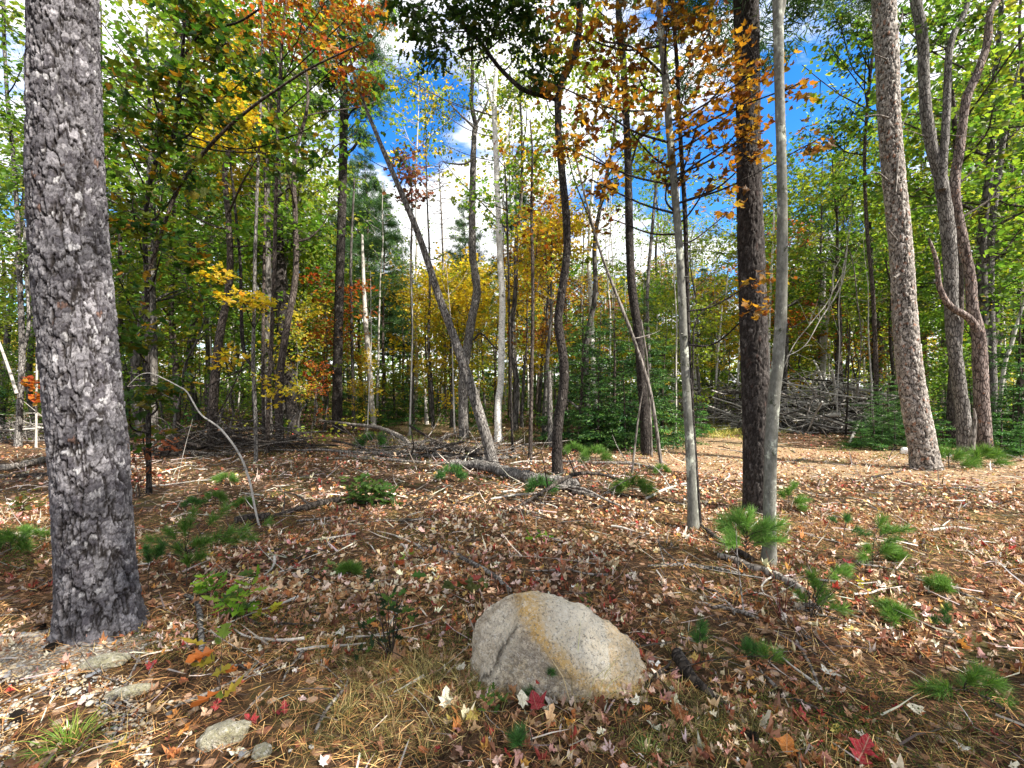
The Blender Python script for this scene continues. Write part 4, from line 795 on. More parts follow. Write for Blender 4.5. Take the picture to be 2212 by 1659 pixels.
midtree('young_tree', 'grey trunk right behind the many-stemmed tree', [(2146, 880, 24, 12.5), (2142, 780, 24, 12.5), (2138, 640, 22, 12.5), (2140, 520, 20, 12.5), (2150, 420, 18, 12.5), (2168, 300, 14, 12.5)], 12.5, M_ash, H=11, seed=50)
midtree('young_tree', 'slim whitish curved stem left of the dark pine', [(1541, 820, 5, 17), (1550, 770, 5, 17), (1556, 710, 4, 17), (1560, 660, 3, 17)], 17, M_farpale, seed=51)
midtree('young_tree', 'thin grey trunk with a pale top left of the slim orange-leaved maple', [(1405, 900, 9, 13), (1402, 780, 8, 13), (1398, 640, 8, 13), (1410, 480, 7, 13), (1424, 330, 5, 13)], 13, M_ash, H=9, seed=52)
midtree('dark_sapling', 'dark slender sapling curving beside the orange maple on the right', [(1497, 840, 4, 7), (1497, 760, 4, 7), (1502, 700, 4, 7), (1520, 670, 3, 7), (1560, 640, 2, 7), (1590, 625, 1.5, 7)], 7, M_dark, seed=53)
# purple-leaved small maple and bare dead spruce against the sky
T_, O_x, P_, R_x = hero('maple_tree', 'small-leaved purplish maple top right of the slanting trunk', 'maple', [(893, 900, 6), (890, 700, 6), (888, 560, 5), (890, 450, 4), (886, 380, 3), (882, 330, 2)], 18, M_far, seed=33, k=7)
hero_crown(T_, O_x, P_[P_[:, 2] > 8], [(880, 350, 14, 30, 18, 16), (888, 400, 24, 34, 18, 30), (900, 430, 30, 18, 18, 20)], PR_, 'PR', 'star', .17, 8, (.4, .8), 0, .5, 83, tw=M_far)
T_, O_x, P_, R_x = hero('dead_spruce', 'bare grey dead spruce against the clouds right of the purplish maple', 'spruce', [(962, 900, 7), (960, 700, 6), (955, 500, 4), (950, 400, 2.5), (948, 350, 1)], 20, M_dead, seed=34, k=6)
B = Batch()
for k in range(70):
    t = rm.uniform(.35, .99); i_ = int(t * (len(P_) - 1)); a = rm.uniform(0, 6.28); L = 1.5 * (1.05 - t) + .3; e = P_[i_] + np.array([math.cos(a) * L, math.sin(a) * L, L * .25]); capped(B, spline([P_[i_], (P_[i_] + e) / 2 + [0, 0, -.05], e], 5), np.linspace(.018, .006, 5), 3)
link('branches', B.mesh('branches', M_dead, O_x), T_)['kind'] = 'stuff'

# ------------------------------------------------------------------ the woods behind: every tree its own object
rb = np.random.default_rng(2024); placed = [(p[0], p[1]) for p in (PA_[0], PP_[0], PR[0], PQ[0], PO[0], PK[0], PF_[0], PB[0], PG[0], PE[0], PM[0], PS[0], PC[0])]
def zone(n, u0, u1, Y0, Y1, v0, v1, kinds, mind=.8, lim=(.5, 1.9)):
    c = 0
    for _ in range(n * 12):
        if c >= n: break
        Y = math.sqrt(rb.uniform(Y0 * Y0, Y1 * Y1)); u = rb.uniform(u0, u1); x = (u - 1106) / PF * Y
        if any((x - a) ** 2 + (Y - b) ** 2 < (mind * (1 + Y / 40)) ** 2 for a, b in placed): continue
        v = rb.uniform(v0, v1); H = EYE + (HZ - v) / PF * Y; placed.append((x, Y)); c += 1
        bg_tree(kinds[int(rb.integers(len(kinds)))], x, Y, H, rb, lim)
zone(6, 225, 620, 10, 13.5, -260, 60, ['green', 'green', 'lime', 'sparse'], 1.2)
zone(9, 215, 640, 13.5, 22, -20, 260, ['green', 'green', 'lime', 'sparse', 'yellow'], 1.2)
zone(16, 200, 700, 22, 40, 160, 420, ['green', 'lime', 'green', 'pine', 'orange'], 1.4, (.5, 1.5))
zone(20, 240, 710, 9.5, 22, 470, 700, ['gsap', 'gsap', 'gsap', 'ysap', 'osap', 'gsap'], .7, (.4, 1.6))
zone(10, -200, 110, 12.5, 30, 60, 420, ['green', 'lime', 'green', 'sparse'], 1.2)
zone(7, -120, 110, 12, 18, 600, 760, ['gsap', 'gsap', 'fir'], .7, (.4, 1.6))
zone(4, 640, 730, 20, 40, 420, 520, ['green', 'lime', 'orange'], 1.4, (.5, 1.4))
zone(12, 740, 1180, 24, 42, 480, 600, ['lime', 'green', 'yellow', 'orange', 'pine', 'lime'], 1.4, (.4, 1.3))
zone(7, 840, 1070, 15, 24, 570, 680, ['ysap', 'ysap', 'yellow', 'ysap'], .9, (.4, 1.6))
zone(5, 1090, 1190, 13, 20, 420, 580, ['lime', 'yellow', 'orange', 'sparse'], .9, (.4, 1.2))
zone(8, 760, 1010, 17, 26, 760, 830, ['fir', 'fir', 'gsap'], .9, (.5, 1.5))
zone(16, 1190, 1620, 22, 44, 500, 610, ['lime', 'green', 'orange', 'green', 'pine', 'yellow'], 1.4, (.35, 1.3))
zone(14, 1190, 1620, 13, 24, 600, 720, ['gsap', 'gsap', 'ysap', 'osap', 'gsap'], .9, (.4, 1.6))
zone(14, 1690, 1960, 15, 24, 210, 420, ['green', 'green', 'sparse', 'lime'], 1.2, (.5, 1.7))
zone(12, 1640, 2000, 22, 40, 300, 480, ['green', 'lime', 'green', 'orange', 'pine'], 1.3, (.4, 1.5))
zone(8, 1680, 1980, 16, 24, 560, 700, ['gsap', 'osap', 'gsap'], .9, (.4, 1.6))
zone(5, 1995, 2215, 11.5, 15, -300, 60, ['green', 'lime', 'green'], 1.2)
zone(9, 1990, 2260, 15, 28, 0, 260, ['green', 'lime', 'green', 'green'], 1.3)
zone(8, 1990, 2230, 11, 18, 480, 700, ['gsap', 'gsap', 'ysap', 'fir'], .8, (.4, 1.6))
zone(85, 90, 2200, 13, 34, 330, 620, ['bare'], .5, (.35, 1.3))
zone(12, 840, 1330, 13, 26, 60, 340, ['bare', 'bare', 'bare', 'sparse'], .7, (.6, 1.9))
zone(8, 1330, 1600, 15, 26, 300, 480, ['bare', 'sparse'], .7, (.4, 1.5))
zone(14, 1900, 2400, 10.3, 13, 790, 900, ['firb', 'firb', 'fir'], .5, (.3, 1.3))
zone(46, -100, 1500, 20, 42, 560, 740, ['gsap', 'gsap', 'ysap', 'gsap', 'osap', 'fir'], .8, (.6, 2.2))
zone(26, 1500, 2260, 18, 40, 540, 740, ['gsap', 'gsap', 'ysap', 'gsap', 'fir'], .8, (.6, 2.2))
# single trees that stand where the photograph shows them
def at(kind, u, Y, v, which=None, lim=(.3, 2.2)): x = (u - 1106) / PF * Y; bg_tree(kind, x, Y, EYE + (HZ - v) / PF * Y, rb, lim, which)
at('pine', 800, 24, 290, 0); at('pine', 778, 27, 330, 1); at('pine', 752, 30, 330, 1); at('pine', 830, 21, 400, 0); at('pine', 862, 38, 560, 0); at('pine', 1010, 24, 420, 1); at('pine', 1100, 22, 340, 0); at('pine', 1345, 36, 560, 1)
for u, Y, v in ((1250, 11.5, 640), (1325, 11, 620), (1290, 10.6, 760), (1395, 11, 660), (1350, 10.2, 780), (1230, 12.5, 700), (1430, 12, 700), (1880, 12.2, 810), (1920, 11.4, 790), (1955, 12, 780), (1890, 11, 850), (2050, 12, 820), (2190, 10.6, 810), (1010, 18, 800), (850, 19, 790), (1380, 12.5, 600), (1300, 13.5, 640)): at('fir', u, Y, v)
for u, Y, v in ((1860, 10.6, 905), (1905, 10.2, 910), (2040, 10.4, 900), (2160, 9.8, 880), (2205, 9.2, 900), (840, 17, 870), (1040, 15, 880), (890, 15.5, 890), (1515, 13.2, 860)): at('firb', u, Y, v)
at('yellow', 975, 17, 590, 0); at('yellow', 930, 19, 610, 0); at('ysap', 1010, 15.5, 640, 0); at('ysap', 790, 16, 770, 0); at('ysap', 770, 14.5, 830, 0); at('osap', 672, 13.5, 780, 1); at('osap', 700, 16, 600, 1); at('osap', 1700, 20, 560, 1); at('osap', 1720, 22, 500, 1)
# trees beside and behind the photographer, which shade the foreground
for k_, x, y, H in (('pine', 6.8, -1.2, 15), ('green', 9.5, -3.2, 13), ('green', -4.5, -3.5, 12), ('pine', 1.5, -6, 15)):
    T = bg_tree(k_, x, max(y, .01) if False else y, H, rb); T['label'] = ''; 
    lab = {6.8: 'tall pine standing to the right of the photographer', 9.5: 'green tree off to the right behind the photographer', 5.2: 'broad green tree behind the right shoulder of the photographer', 12.5: 'thinly leaved tree far to the right of the photographer', 8.2: 'yellow-green tree well behind the photographer', -4.5: 'green tree behind the left shoulder of the photographer', 1.5: 'tall pine directly behind the photographer', 10.8: 'thin-crowned tree beyond the right edge of the clearing'}[x]
    T['label'] = lab; pending[:] = [q for q in pending if q[0] is not T]
# distant woodland mass
rd = np.random.default_rng(5); N = 11000
Yd = rd.uniform(42, 85, N); xd = rd.uniform(-1.7, 1.7, N) * Yd; top = 9 + 5 * vnoise(np.stack([xd * .12, Yd * .1, np.zeros(N)], 1), 2) + Yd * .06
zd = top * rd.random(N) ** 1.25; C = np.stack([xd, Yd, zd + .3 + np.clip(Yd - 16, 0, 60) * .012], 1); D = rand_dirs(rd, N, .5)
p, y, no, tw = spray_leaves(rd, C, D, rd.uniform(.8, 1.8, N), 12, .4, .5); V, F = leaves_geo(QUAD, p, y, no, rd.uniform(.28, .52, len(p)), None, 1.3)
hue = vnoise(C * [.15, .15, .2], 8); pc = np.where((hue > .35)[:, None], pal_cols(rd, Y_ + OR_, N), np.where((hue < -.1)[:, None], pal_cols(rd, G_, N), pal_cols(rd, GY_, N)))
tag(link('distant_woodland', mesh_np('distant_woodland', V, [F], M_leaf, np.repeat(pc[tw], 4, 0))), 'distant autumn woods that close the view behind the trees', 'woodland', kind='stuff')
# ------------------------------------------------------------------ boulder
def gp(u, v):
    Y = GY(v); x = (u - 1106) / PF * Y; return np.array([x, Y, gz(x, Y)])
def boulder():
    Yc = 2.27; sil = [(1012, 1480), (1016, 1420), (1018, 1384), (1029, 1357), (1057, 1326), (1107, 1300), (1146, 1288), (1184, 1292), (1230, 1308), (1294, 1340), (1336, 1368), (1362, 1394), (1388, 1428), (1422, 1464), (1436, 1500)]
    c = W(1190, 1470, Yc); S = np.array([W(u, v, Yc) - c for u, v in sil])[:, [0, 2]]; nb, na = 140, 260
    pol = np.unwrap(np.arctan2(S[::-1, 1], S[::-1, 0])); r_ = np.linalg.norm(S[::-1], axis=1)
    al = np.linspace(0, 2 * np.pi, na, endpoint=False); a = np.where(al > math.pi * 1.5, al - 2 * math.pi, al)
    up = np.interp(a, pol, r_); rad_ = np.where((a > pol[-1]) | (a < pol[0]), .34, up)
    be = np.linspace(-np.pi / 2, np.pi / 2, nb); s = np.cos(be) ** .62; yy = np.sin(be) * .24
    X = s[:, None] * (rad_ * np.cos(a))[None]; Z = s[:, None] * (rad_ * np.sin(a))[None]; Yv = yy[:, None] * np.ones((1, na))
    # front flank leans towards the viewer at the left foot
    Yv = Yv - .05 * np.clip(.25 - Z, 0, 1) * (Yv < 0)
    P = np.stack([X.ravel(), Yv.ravel(), Z.ravel()], 1); n = nrm(P * [1, 1.6, 1.4])
    d = .014 * vnoise(P * 4.2 + 3, 31) + .012 * vnoise(P * 9, 32) + .008 * fbm(P * 20, 4, 33)
    # the split that runs down the left shoulder: left lobe set back behind the bright front slab
    P = P + n * d[:, None]
    zr = np.interp(P[:, 0], [-.36, -.16, 0, .19, .51], [.62, .425, .25, .118, .0]) + .02 * vnoise(P * 6, 50)
    xc = np.interp(P[:, 2], [-.1, .10, .21, .305, .42], [-.375, -.354, -.293, -.226, -.15]) + .012 * vnoise(P * 12, 51)
    fr = np.clip(-P[:, 1] / .08, 0, 1); ab = P[:, 2] - zr
    P[:, 1] *= 1 - fr * .80 * np.clip(ab * 1.8, 0, 1); P[:, 1] += fr * (.38 * np.clip(-ab, 0, .35) * np.clip((P[:, 2] + .05) / .3, 0, 1) * (P[:, 0] > xc) * .8)
    lf = np.clip((xc - P[:, 0]) / .018, 0, 1); P[:, 1] += fr * lf * .085
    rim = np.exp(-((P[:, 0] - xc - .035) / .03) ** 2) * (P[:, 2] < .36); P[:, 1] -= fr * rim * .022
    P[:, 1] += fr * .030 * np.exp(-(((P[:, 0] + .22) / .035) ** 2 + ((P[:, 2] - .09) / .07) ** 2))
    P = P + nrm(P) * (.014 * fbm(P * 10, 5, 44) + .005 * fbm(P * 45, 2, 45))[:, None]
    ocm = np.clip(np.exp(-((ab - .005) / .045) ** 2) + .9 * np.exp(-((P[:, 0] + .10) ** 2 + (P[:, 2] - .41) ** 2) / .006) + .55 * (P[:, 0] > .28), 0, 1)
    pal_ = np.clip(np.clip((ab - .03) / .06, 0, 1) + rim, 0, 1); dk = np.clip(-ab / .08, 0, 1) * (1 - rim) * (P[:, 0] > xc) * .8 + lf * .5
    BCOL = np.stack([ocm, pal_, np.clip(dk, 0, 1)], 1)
    i = np.arange(nb - 1)[:, None] * na; j = np.arange(na)[None]; F = np.stack([i + j, i + (j + 1) % na, i + na + (j + 1) % na, i + na + j], -1).reshape(-1, 4)
    o = link('boulder', mesh_np('boulder', P, [F], M_boulder, BCOL, smooth=True), None, c); tag(o, 'large pale granite boulder stained ochre in the centre foreground', 'boulder'); return c
BC = boulder()
def stone(name, label, u, v, sx, sy, sz, mat, rz=0, seed=0, cat='stone', group=None, pend=False, nseg=20, amp=.2, sink=.3):
    c = gp(u, v); th = np.linspace(0, np.pi, nseg); ph = np.linspace(0, 2 * np.pi, nseg * 2, endpoint=False)
    P = np.stack([np.outer(np.sin(th), np.cos(ph)), np.outer(np.sin(th), np.sin(ph)), np.outer(np.cos(th), np.ones_like(ph))], -1).reshape(-1, 3)
    P = np.sign(P) * np.abs(P) ** .85; P = P * (1 + amp * vnoise(P * 1.3 + seed, seed)[:, None] + amp * .4 * vnoise(P * 3.5 + seed, seed)[:, None]) * [sx, sy, sz]
    m = nseg * 2; i = np.arange(nseg - 1)[:, None] * m; j = np.arange(m)[None]; F = np.stack([i + j, i + m + j, i + m + (j + 1) % m, i + (j + 1) % m], -1).reshape(-1, 4)
    o = link(name, mesh_np(name, P, [F], mat, np.ones((len(P), 3)), True), None, (c[0], c[1], c[2] + sz * (1 - 2 * sink) + .008)); o.rotation_euler = (0, 0, rz); tag(o, label, cat, group); return o
stone('flat_stone', 'flat greenish grey stone below the foot of the plated pine', 228, 1443, .105, .055, .030, M_stone, .2, 3)
stone('long_stone', 'long narrow pale stone lying in the gravel strip', 282, 1503, .10, .030, .026, M_stone, .35, 4)
stone('mossy_stone', 'angular pale green-tinged stone near the bottom edge', 488, 1606, .085, .045, .05, M_stone, .3, 5, amp=.35)
stone('small_stone', 'rounded tan stone at the bottom edge right of the angular one', 566, 1638, .035, .03, .025, M_stone, 0, 6)
stone('white_rock', 'white rock left of the foot of the pinkish pine', 1962, 982, .13, .1, .11, M_pebble, 0, 7, amp=.45)
stone('white_rock', 'low white rock right of the foot of the pinkish pine', 2040, 988, .13, .1, .07, M_pebble, 0, 8)

# ------------------------------------------------------------------ region words for small things
RG = [(1200, 1400, 'the boulder'), (222, 1385, 'the plated pine foot'), (2001, 1016, 'the pinkish pine foot'), (1662, 1212, 'the grey maple foot'), (1498, 1138, 'the orange maple foot'), (1204, 1022, 'the crooked oak foot'), (405, 1240, 'the pine seedling'), (800, 1075, 'the green shrub'),
      (845, 1330, 'the dark-stemmed bush'), (1690, 1330, 'the red-twigged bush'), (1900, 1190, 'the two-tier pine seedling'), (2100, 1500, 'the corner pine seedling'), (510, 1280, 'the lime oak seedling'), (490, 1590, 'the angular stone'), (860, 1480, 'the grass patch'), (1250, 1600, 'the needle tuft'), (1600, 1600, 'the bottom pine cone'), (2150, 1300, 'the right edge')]
def where(x, y):
    u, v = 1106 + x / y * PF, HZ + EYE / y * PF; d = [((u - a) ** 2 + ((v - b) * 1.3) ** 2, a, b, t) for a, b, t in RG]; _, a, b, t = min(d)
    if abs(u - a) > 1.2 * abs(v - b): return ('left of ' if u < a else 'right of ') + t
    return ('behind ' if v < b else 'in front of ') + t
# ------------------------------------------------------------------ fallen leaves
rl = np.random.default_rng(99)
def ground_normal(n, s): return nrm(rl.standard_normal((n, 3)) * s + [0, 0, 1])
def scatter(n, Y0, Y1, marg=1.25):
    Y = np.sqrt(rl.uniform(Y0 ** 2, Y1 ** 2, n)); x = rl.uniform(-1.2 * marg, 1.2 * marg, n) * Y
    return x, Y
def litter(n, Y0, Y1, s0, s1, tmpl, tilt=.4, lift=.02, pal=LIT_, fn=None, curl=.5):
    x, y = scatter(n, Y0, Y1)
    clump = vnoise(np.stack([x * 1.6, y * 1.6, x * 0], 1), 77); keep = 1.5 * clump + .7 * vnoise(np.stack([x * 5, y * 5, x * 0], 1), 78) + rl.uniform(-.8, .8, n) > -.12
    bx = (x + 2.3) / .9; by = (y - 2.05) / .42; keep &= ~((bx ** 2 + by ** 2 < 1) & (rl.random(n) < .8)); keep &= ~((((x - 7.6) / 6.2) ** 2 + ((y - 9.0) / 2.2) ** 2 < 1) & (rl.random(n) < .35)); keep &= ~((((x - 5.6) / 1.7) ** 2 + ((y - 12.2) / 3) ** 2 < 1) & (rl.random(n) < .8)); keep &= ~((((x + 3) / 2.4) ** 2 + ((y - 18.5) / 4.2) ** 2 < 1) & (rl.random(n) < .7))
    if fn is not None: keep &= fn(x, y)
    x, y = x[keep], y[keep]; m = len(x); p = np.stack([x, y, height(x, y) + .004 + .018 * (y > 6.3) + lift * rl.random(m) ** 1.5], 1)
    yd = rand_dirs(rl, m, .25); no = ground_normal(m, tilt); sz = rl.uniform(s0, s1, m) * rl.uniform(.7, 1.1, m); return p, yd, no, sz, rl.normal(0, curl, m)
B = Batch()
for (n, a, b_, s0, s1, tm) in (*[(2300, 1.45, 5.4, .02, .062, crumple(MAPLE, q_, .24)) for q_ in range(7)], *[(1900, 1.45, 5.4, .02, .062, crumple(OAK, q_ + 9, .24)) for q_ in range(5)], (19000, 4.8, 10, .028, .062, crumple(STAR, 3, .2)), (24000, 9.5, 26, .04, .085, QUAD)):
    p, yd, no, sz, cu = litter(n, a, b_, s0, s1, tm); V, F = leaves_geo(tm, p, yd, no, sz, cu); c = pal_cols(rl, LIT_, len(p), .2); B.add(V, F, np.repeat(c, len(tm[0]), 0))
# thicker litter, colours paled for sunlight in the right opening and the middle strip
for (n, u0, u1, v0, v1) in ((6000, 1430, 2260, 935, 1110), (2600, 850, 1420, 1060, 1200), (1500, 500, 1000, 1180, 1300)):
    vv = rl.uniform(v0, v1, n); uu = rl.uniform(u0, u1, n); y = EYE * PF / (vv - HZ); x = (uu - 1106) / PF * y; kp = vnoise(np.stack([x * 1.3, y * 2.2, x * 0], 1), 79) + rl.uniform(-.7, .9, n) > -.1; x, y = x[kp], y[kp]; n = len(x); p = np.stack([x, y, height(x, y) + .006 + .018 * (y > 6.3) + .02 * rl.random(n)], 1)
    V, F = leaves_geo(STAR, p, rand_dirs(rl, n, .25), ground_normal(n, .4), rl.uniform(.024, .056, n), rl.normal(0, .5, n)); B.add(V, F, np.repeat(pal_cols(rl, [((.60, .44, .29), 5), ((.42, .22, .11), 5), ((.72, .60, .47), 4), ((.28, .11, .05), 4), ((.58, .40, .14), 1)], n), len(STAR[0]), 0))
tag(link('leaf_litter', B.mesh('leaf_litter', M_dry, smooth=False)), 'dry tan and russet leaf litter spread over the forest floor', 'leaf litter', kind='stuff')
LC = {'pale pinkish': [((.66, .50, .44), 1)], 'cream': [((.74, .66, .54), 1)], 'tan': [((.50, .33, .20), 1)], 'chestnut brown': [((.24, .11, .06), 1)], 'russet': [((.42, .15, .05), 1)], 'orange': [((.52, .19, .04), 1)], 'crimson': [((.28, .022, .03), 1)], 'yellow': [((.52, .36, .09), 1)]}
cw = np.array([5, 3.5, 6, 5, 4.5, 1.3, .9, .6]); cw /= cw.sum()
def ground_leaf(x, y, colour, tk, size, nor=None, ydir=None, label=None, pend=True):
    pal = LC[colour]; k = int(rl.integers(3)); me = leaf_proto(tk, 'LIT', pal, hash(colour) % 1000 * 0 + list(LC).index(colour) * 10 + k)
    z = gz(x, y) + .018; o = put_leaf(me, 'fallen_leaf', None, np.zeros(3), np.array([x, y, z]), ydir if ydir is not None else rand_dirs(rl, 1, .2)[0], nor if nor is not None else ground_normal(1, .38)[0], size)
    lab = label or f'{colour} {tk} leaf fallen {where(x, y)}'
    tag(o, lab, 'leaf', 'fallen leaves on the forest floor')
    if not label: pending.append((o, lab))
used = []; cnt = 0
for _q in range(34):
    a_ = rl.uniform(0, 6.28); bx_, by_ = BC[0] + .03 + math.cos(a_) * rl.uniform(.47, .55), BC[1] + math.sin(a_) * rl.uniform(.28, .36); used.append((bx_, by_)); ground_leaf(bx_, by_, list(LC)[int(rl.choice(8, p=cw))], 'maple' if rl.random() < .5 else 'oak', rl.uniform(.04, .08))
while cnt < 250:
    x, y = scatter(1, 1.62, 3.6, .98); x, y = float(x[0]), float(y[0])
    if any((x - a) ** 2 + (y - b) ** 2 < .006 for a, b in used): continue
    if ((x + 2.3) / .8) ** 2 + ((y - 2.05) / .38) ** 2 < 1 and rl.random() < .75: continue
    if abs(x - BC[0] - .02) < .45 and abs(y - BC[1]) < .25: continue
    if (x - OA[0]) ** 2 + (y - OA[1]) ** 2 < .30 ** 2: continue
    used.append((x, y)); cnt += 1; ground_leaf(x, y, list(LC)[int(rl.choice(8, p=cw))], 'maple' if rl.random() < .65 else 'oak', rl.uniform(.04, .082))
for u, v, c, tk, s, lab in ((1162, 1545, 'crimson', 'maple', .13, 'bright crimson maple leaf standing on edge in front of the boulder'), (1130, 1540, 'cream', 'maple', .11, 'pale pink-veined leaf tucked behind the crimson maple leaf'), (1850, 1648, 'crimson', 'oak', .19, 'large dark red oak leaf cut by the bottom edge'), (1745, 1560, 'crimson', 'maple', .10, 'rose red maple leaf lying flat in the grass right of the pine cone'),
    (1805, 1590, 'yellow', 'maple', .09, 'yellow leaf at lower right beside the rose red maple leaf'), (1388, 1548, 'orange', 'oak', .08, 'small orange beech leaf alone in front of the boulder right end'), (615, 1557, 'crimson', 'oak', .09, 'pink-red leaf left of the grass patch among pale curled leaves'), (462, 1550, 'crimson', 'oak', .10, 'scarlet oak leaf hanging below the yellow-green seedling'), (380, 1605, 'orange', 'oak', .10, 'burnt orange oak leaf beside the angular stone'),
    (1700, 1640, 'orange', 'maple', .12, 'brown orange maple leaf near the bottom edge'), (315, 1452, 'crimson', 'maple', .08, 'pinkish red leaf right of the flat greenish stone'), (1475, 1570, 'russet', 'maple', .10, 'curled russet leaf in the grass right of the boulder'), (1180, 1585, 'tan', 'oak', .15, 'long tan oak leaf folded over the needle tuft'), (960, 1545, 'cream', 'maple', .13, 'whitish lobed leaf lying left of the crimson leaf'), (1020, 1575, 'yellow', 'maple', .11, 'ochre yellow leaf below the whitish lobed leaf')):
    q = gp(u, v); ground_leaf(q[0], q[1], c, tk, s * .68, nrm(np.array([rl.normal(0, .2), -.15, .95])), nrm(np.array([rl.normal(0, .6), .6, .4])), lab)
# pine straw and grass
def straw(n, Y0, Y1, L0, L1, fat=1.):
    x, y = scatter(n, Y0, Y1); cl = vnoise(np.stack([x * 1.1 + 9, y * 1.1, x * 0], 1), 12) + rl.uniform(-.7, .9, n) > -.15; x, y = x[cl], y[cl]; m = len(x)
    p = np.stack([x, y, height(x, y) + .004 + .032 * rl.random(m) ** 1.3], 1)
    ang = rl.normal(0, 1, m) * 1.2 + 1.0 * vnoise(np.stack([x * 1.2, y * 1.2, x * 0], 1), 13) * 3; yd = np.stack([np.cos(ang), np.sin(ang), rl.normal(0, .10, m)], 1)
    V, F = leaves_geo(STRAW, p, yd, ground_normal(m, .3), rl.uniform(L0, L1, m), rl.normal(0, .25, m), fat)
    return V, F, np.repeat(pal_cols(rl, [((.32, .155, .055), 5), ((.50, .28, .10), 4), ((.19, .085, .035), 5), ((.68, .46, .20), 2), ((.08, .045, .025), 3.4)], m), 5, 0)
B = Batch(); B.add(*straw(90000, 1.45, 5.2, .05, .12)); B.add(*straw(22000, 5, 11, .09, .17, 1.6))
x, y = scatter(5200, 1.5, 9); p = np.stack([x, y, height(x, y) + .012 + .012 * (y > 6.3) + .02 * rl.random(len(x))], 1); V, F = leaves_geo(STRAW, p, rand_dirs(rl, len(x), .08), ground_normal(len(x), .5), rl.uniform(.06, .30, len(x)) * (.6 + y / 9), rl.normal(0, .35, len(x)), 1.7); B.add(V, F, np.repeat(pal_cols(rl, [((.34, .31, .28), 3), ((.16, .13, .11), 3), ((.06, .045, .035), 3), ((.58, .52, .45), 1.5)], len(x)), 5, 0))
tag(link('pine_straw', B.mesh('pine_straw', M_straw, smooth=False)), 'orange-brown fallen pine needles matted over the ground', 'pine straw', kind='stuff')
GP_ = [((.17, .15, .04), 5), ((.36, .28, .10), 4.5), ((.09, .11, .025), 3), ((.58, .46, .21), 3.6), ((.10, .06, .03), 2)]
def blades(cx, cy, n, L0, L1, r, pal, lean=.55, fat=1.0):
    N = len(cx); bx = np.repeat(cx, n) + rl.normal(0, r, N * n); by = np.repeat(cy, n) + rl.normal(0, r, N * n); p = np.stack([bx, by, height(bx, by)], 1)
    out = np.stack([bx - np.repeat(cx, n), by - np.repeat(cy, n), np.zeros(N * n)], 1) / (r + 1e-6); yd = nrm(out * lean + rl.normal(0, .28, (N * n, 3)) + [0, 0, 1.0]); no = nrm(-out + rl.normal(0, .4, (N * n, 3)) + [0, 0, .3])
    V, F = leaves_geo(STRAW, p, yd, no, rl.uniform(L0, L1, N * n), -rl.uniform(.2, 1.0, N * n), fat); return V, F, np.repeat(pal_cols(rl, pal, N * n), 5, 0)
def px_area(n, u0, u1, v0, v1, jag=40):
    u = rl.uniform(u0, u1, n) + rl.normal(0, jag, n); v = rl.uniform(v0, v1, n) + rl.normal(0, jag * .4, n); v = np.clip(v, HZ + 40, 1700); y = EYE * PF / (v - HZ); return (u - 1106) / PF * y, y
B = Batch()
for (n, u0, u1, v0, v1, per, L0, L1) in ((85, 710, 1010, 1410, 1540, 30, .05, .11), (30, 640, 1000, 1540, 1650, 24, .05, .10), (60, 1020, 1420, 1490, 1520, 16, .03, .08), (60, 1380, 1760, 1500, 1650, 22, .04, .10), (26, 1740, 2100, 1560, 1650, 18, .04, .09), (22, 1000, 1380, 1560, 1650, 16, .04, .08), (40, 300, 640, 1350, 1430, 12, .03, .06), (150, 250, 2000, 1180, 1500, 9, .03, .08), (200, 300, 2150, 960, 1180, 9, .06, .14)):
    cx, cy = px_area(n, u0, u1, v0, v1); B.add(*blades(cx, cy, per, L0, L1, .022 if v0 > 1300 else .05, GP_, fat=1.0 if v0 > 1300 else 2.0))
cx, cy = px_area(420, 1400, 1680, 898, 940, 14); B.add(*blades(cx, cy, 18, .12, .28, .14, [((.36, .34, .07), 4), ((.50, .44, .12), 3), ((.20, .25, .04), 3)], fat=3))
cx, cy = px_area(160, 820, 1200, 905, 960, 20); B.add(*blades(cx, cy, 14, .10, .22, .15, [((.12, .17, .035), 4), ((.28, .26, .08), 3), ((.07, .13, .03), 3)], fat=3))
tag(link('grass', B.mesh('grass', M_needle, smooth=False)), 'short dry olive grass growing through the litter around the boulder', 'grass', kind='stuff')
# low green ground cover (mossy sprigs and huckleberry)
B = Batch()
for (n, u0, u1, v0, v1, sc) in ((100, 250, 2200, 1180, 1640, .008), (170, 150, 2200, 1010, 1200, .014), (60, 300, 520, 1330, 1420, .010), (70, 560, 1000, 1300, 1420, .012), (60, 1350, 1900, 1500, 1640, .011), (60, 1750, 2200, 1480, 1640, .012), (80, 1380, 2100, 1130, 1330, .014), (90, 300, 1150, 1080, 1280, .014), (120, 420, 1450, 960, 1060, .024), (60, 0, 110, 1060, 1250, .018), (130, 300, 1500, 900, 980, .035), (100, 1780, 2260, 925, 985, .035)):
    cx, cy = px_area(n, u0, u1, v0, v1); k = 40; x = np.repeat(cx, k) + rl.normal(0, sc * 4, n * k); y = np.repeat(cy, k) + rl.normal(0, sc * 4, n * k); m = n * k; p = np.stack([x, y, height(x, y) + rl.random(m) * sc * 3.5], 1)
    V, F = leaves_geo(QUAD, p, rand_dirs(rl, m, .6), ground_normal(m, .7), rl.uniform(.6, 1.4, m) * sc, None, .9); B.add(V, F, np.repeat(np.repeat(pal_cols(rl, [((.08, .12, .025), 4), ((.14, .15, .035), 4), ((.20, .12, .03), 1.5), ((.05, .085, .02), 3), ((.22, .05, .03), .5)], n), k, 0), 4, 0))
tag(link('ground_cover', B.mesh('ground_cover', M_leaf, smooth=False)), 'low mossy sprigs and tiny-leaved ground cover in the litter', 'ground cover', kind='stuff')
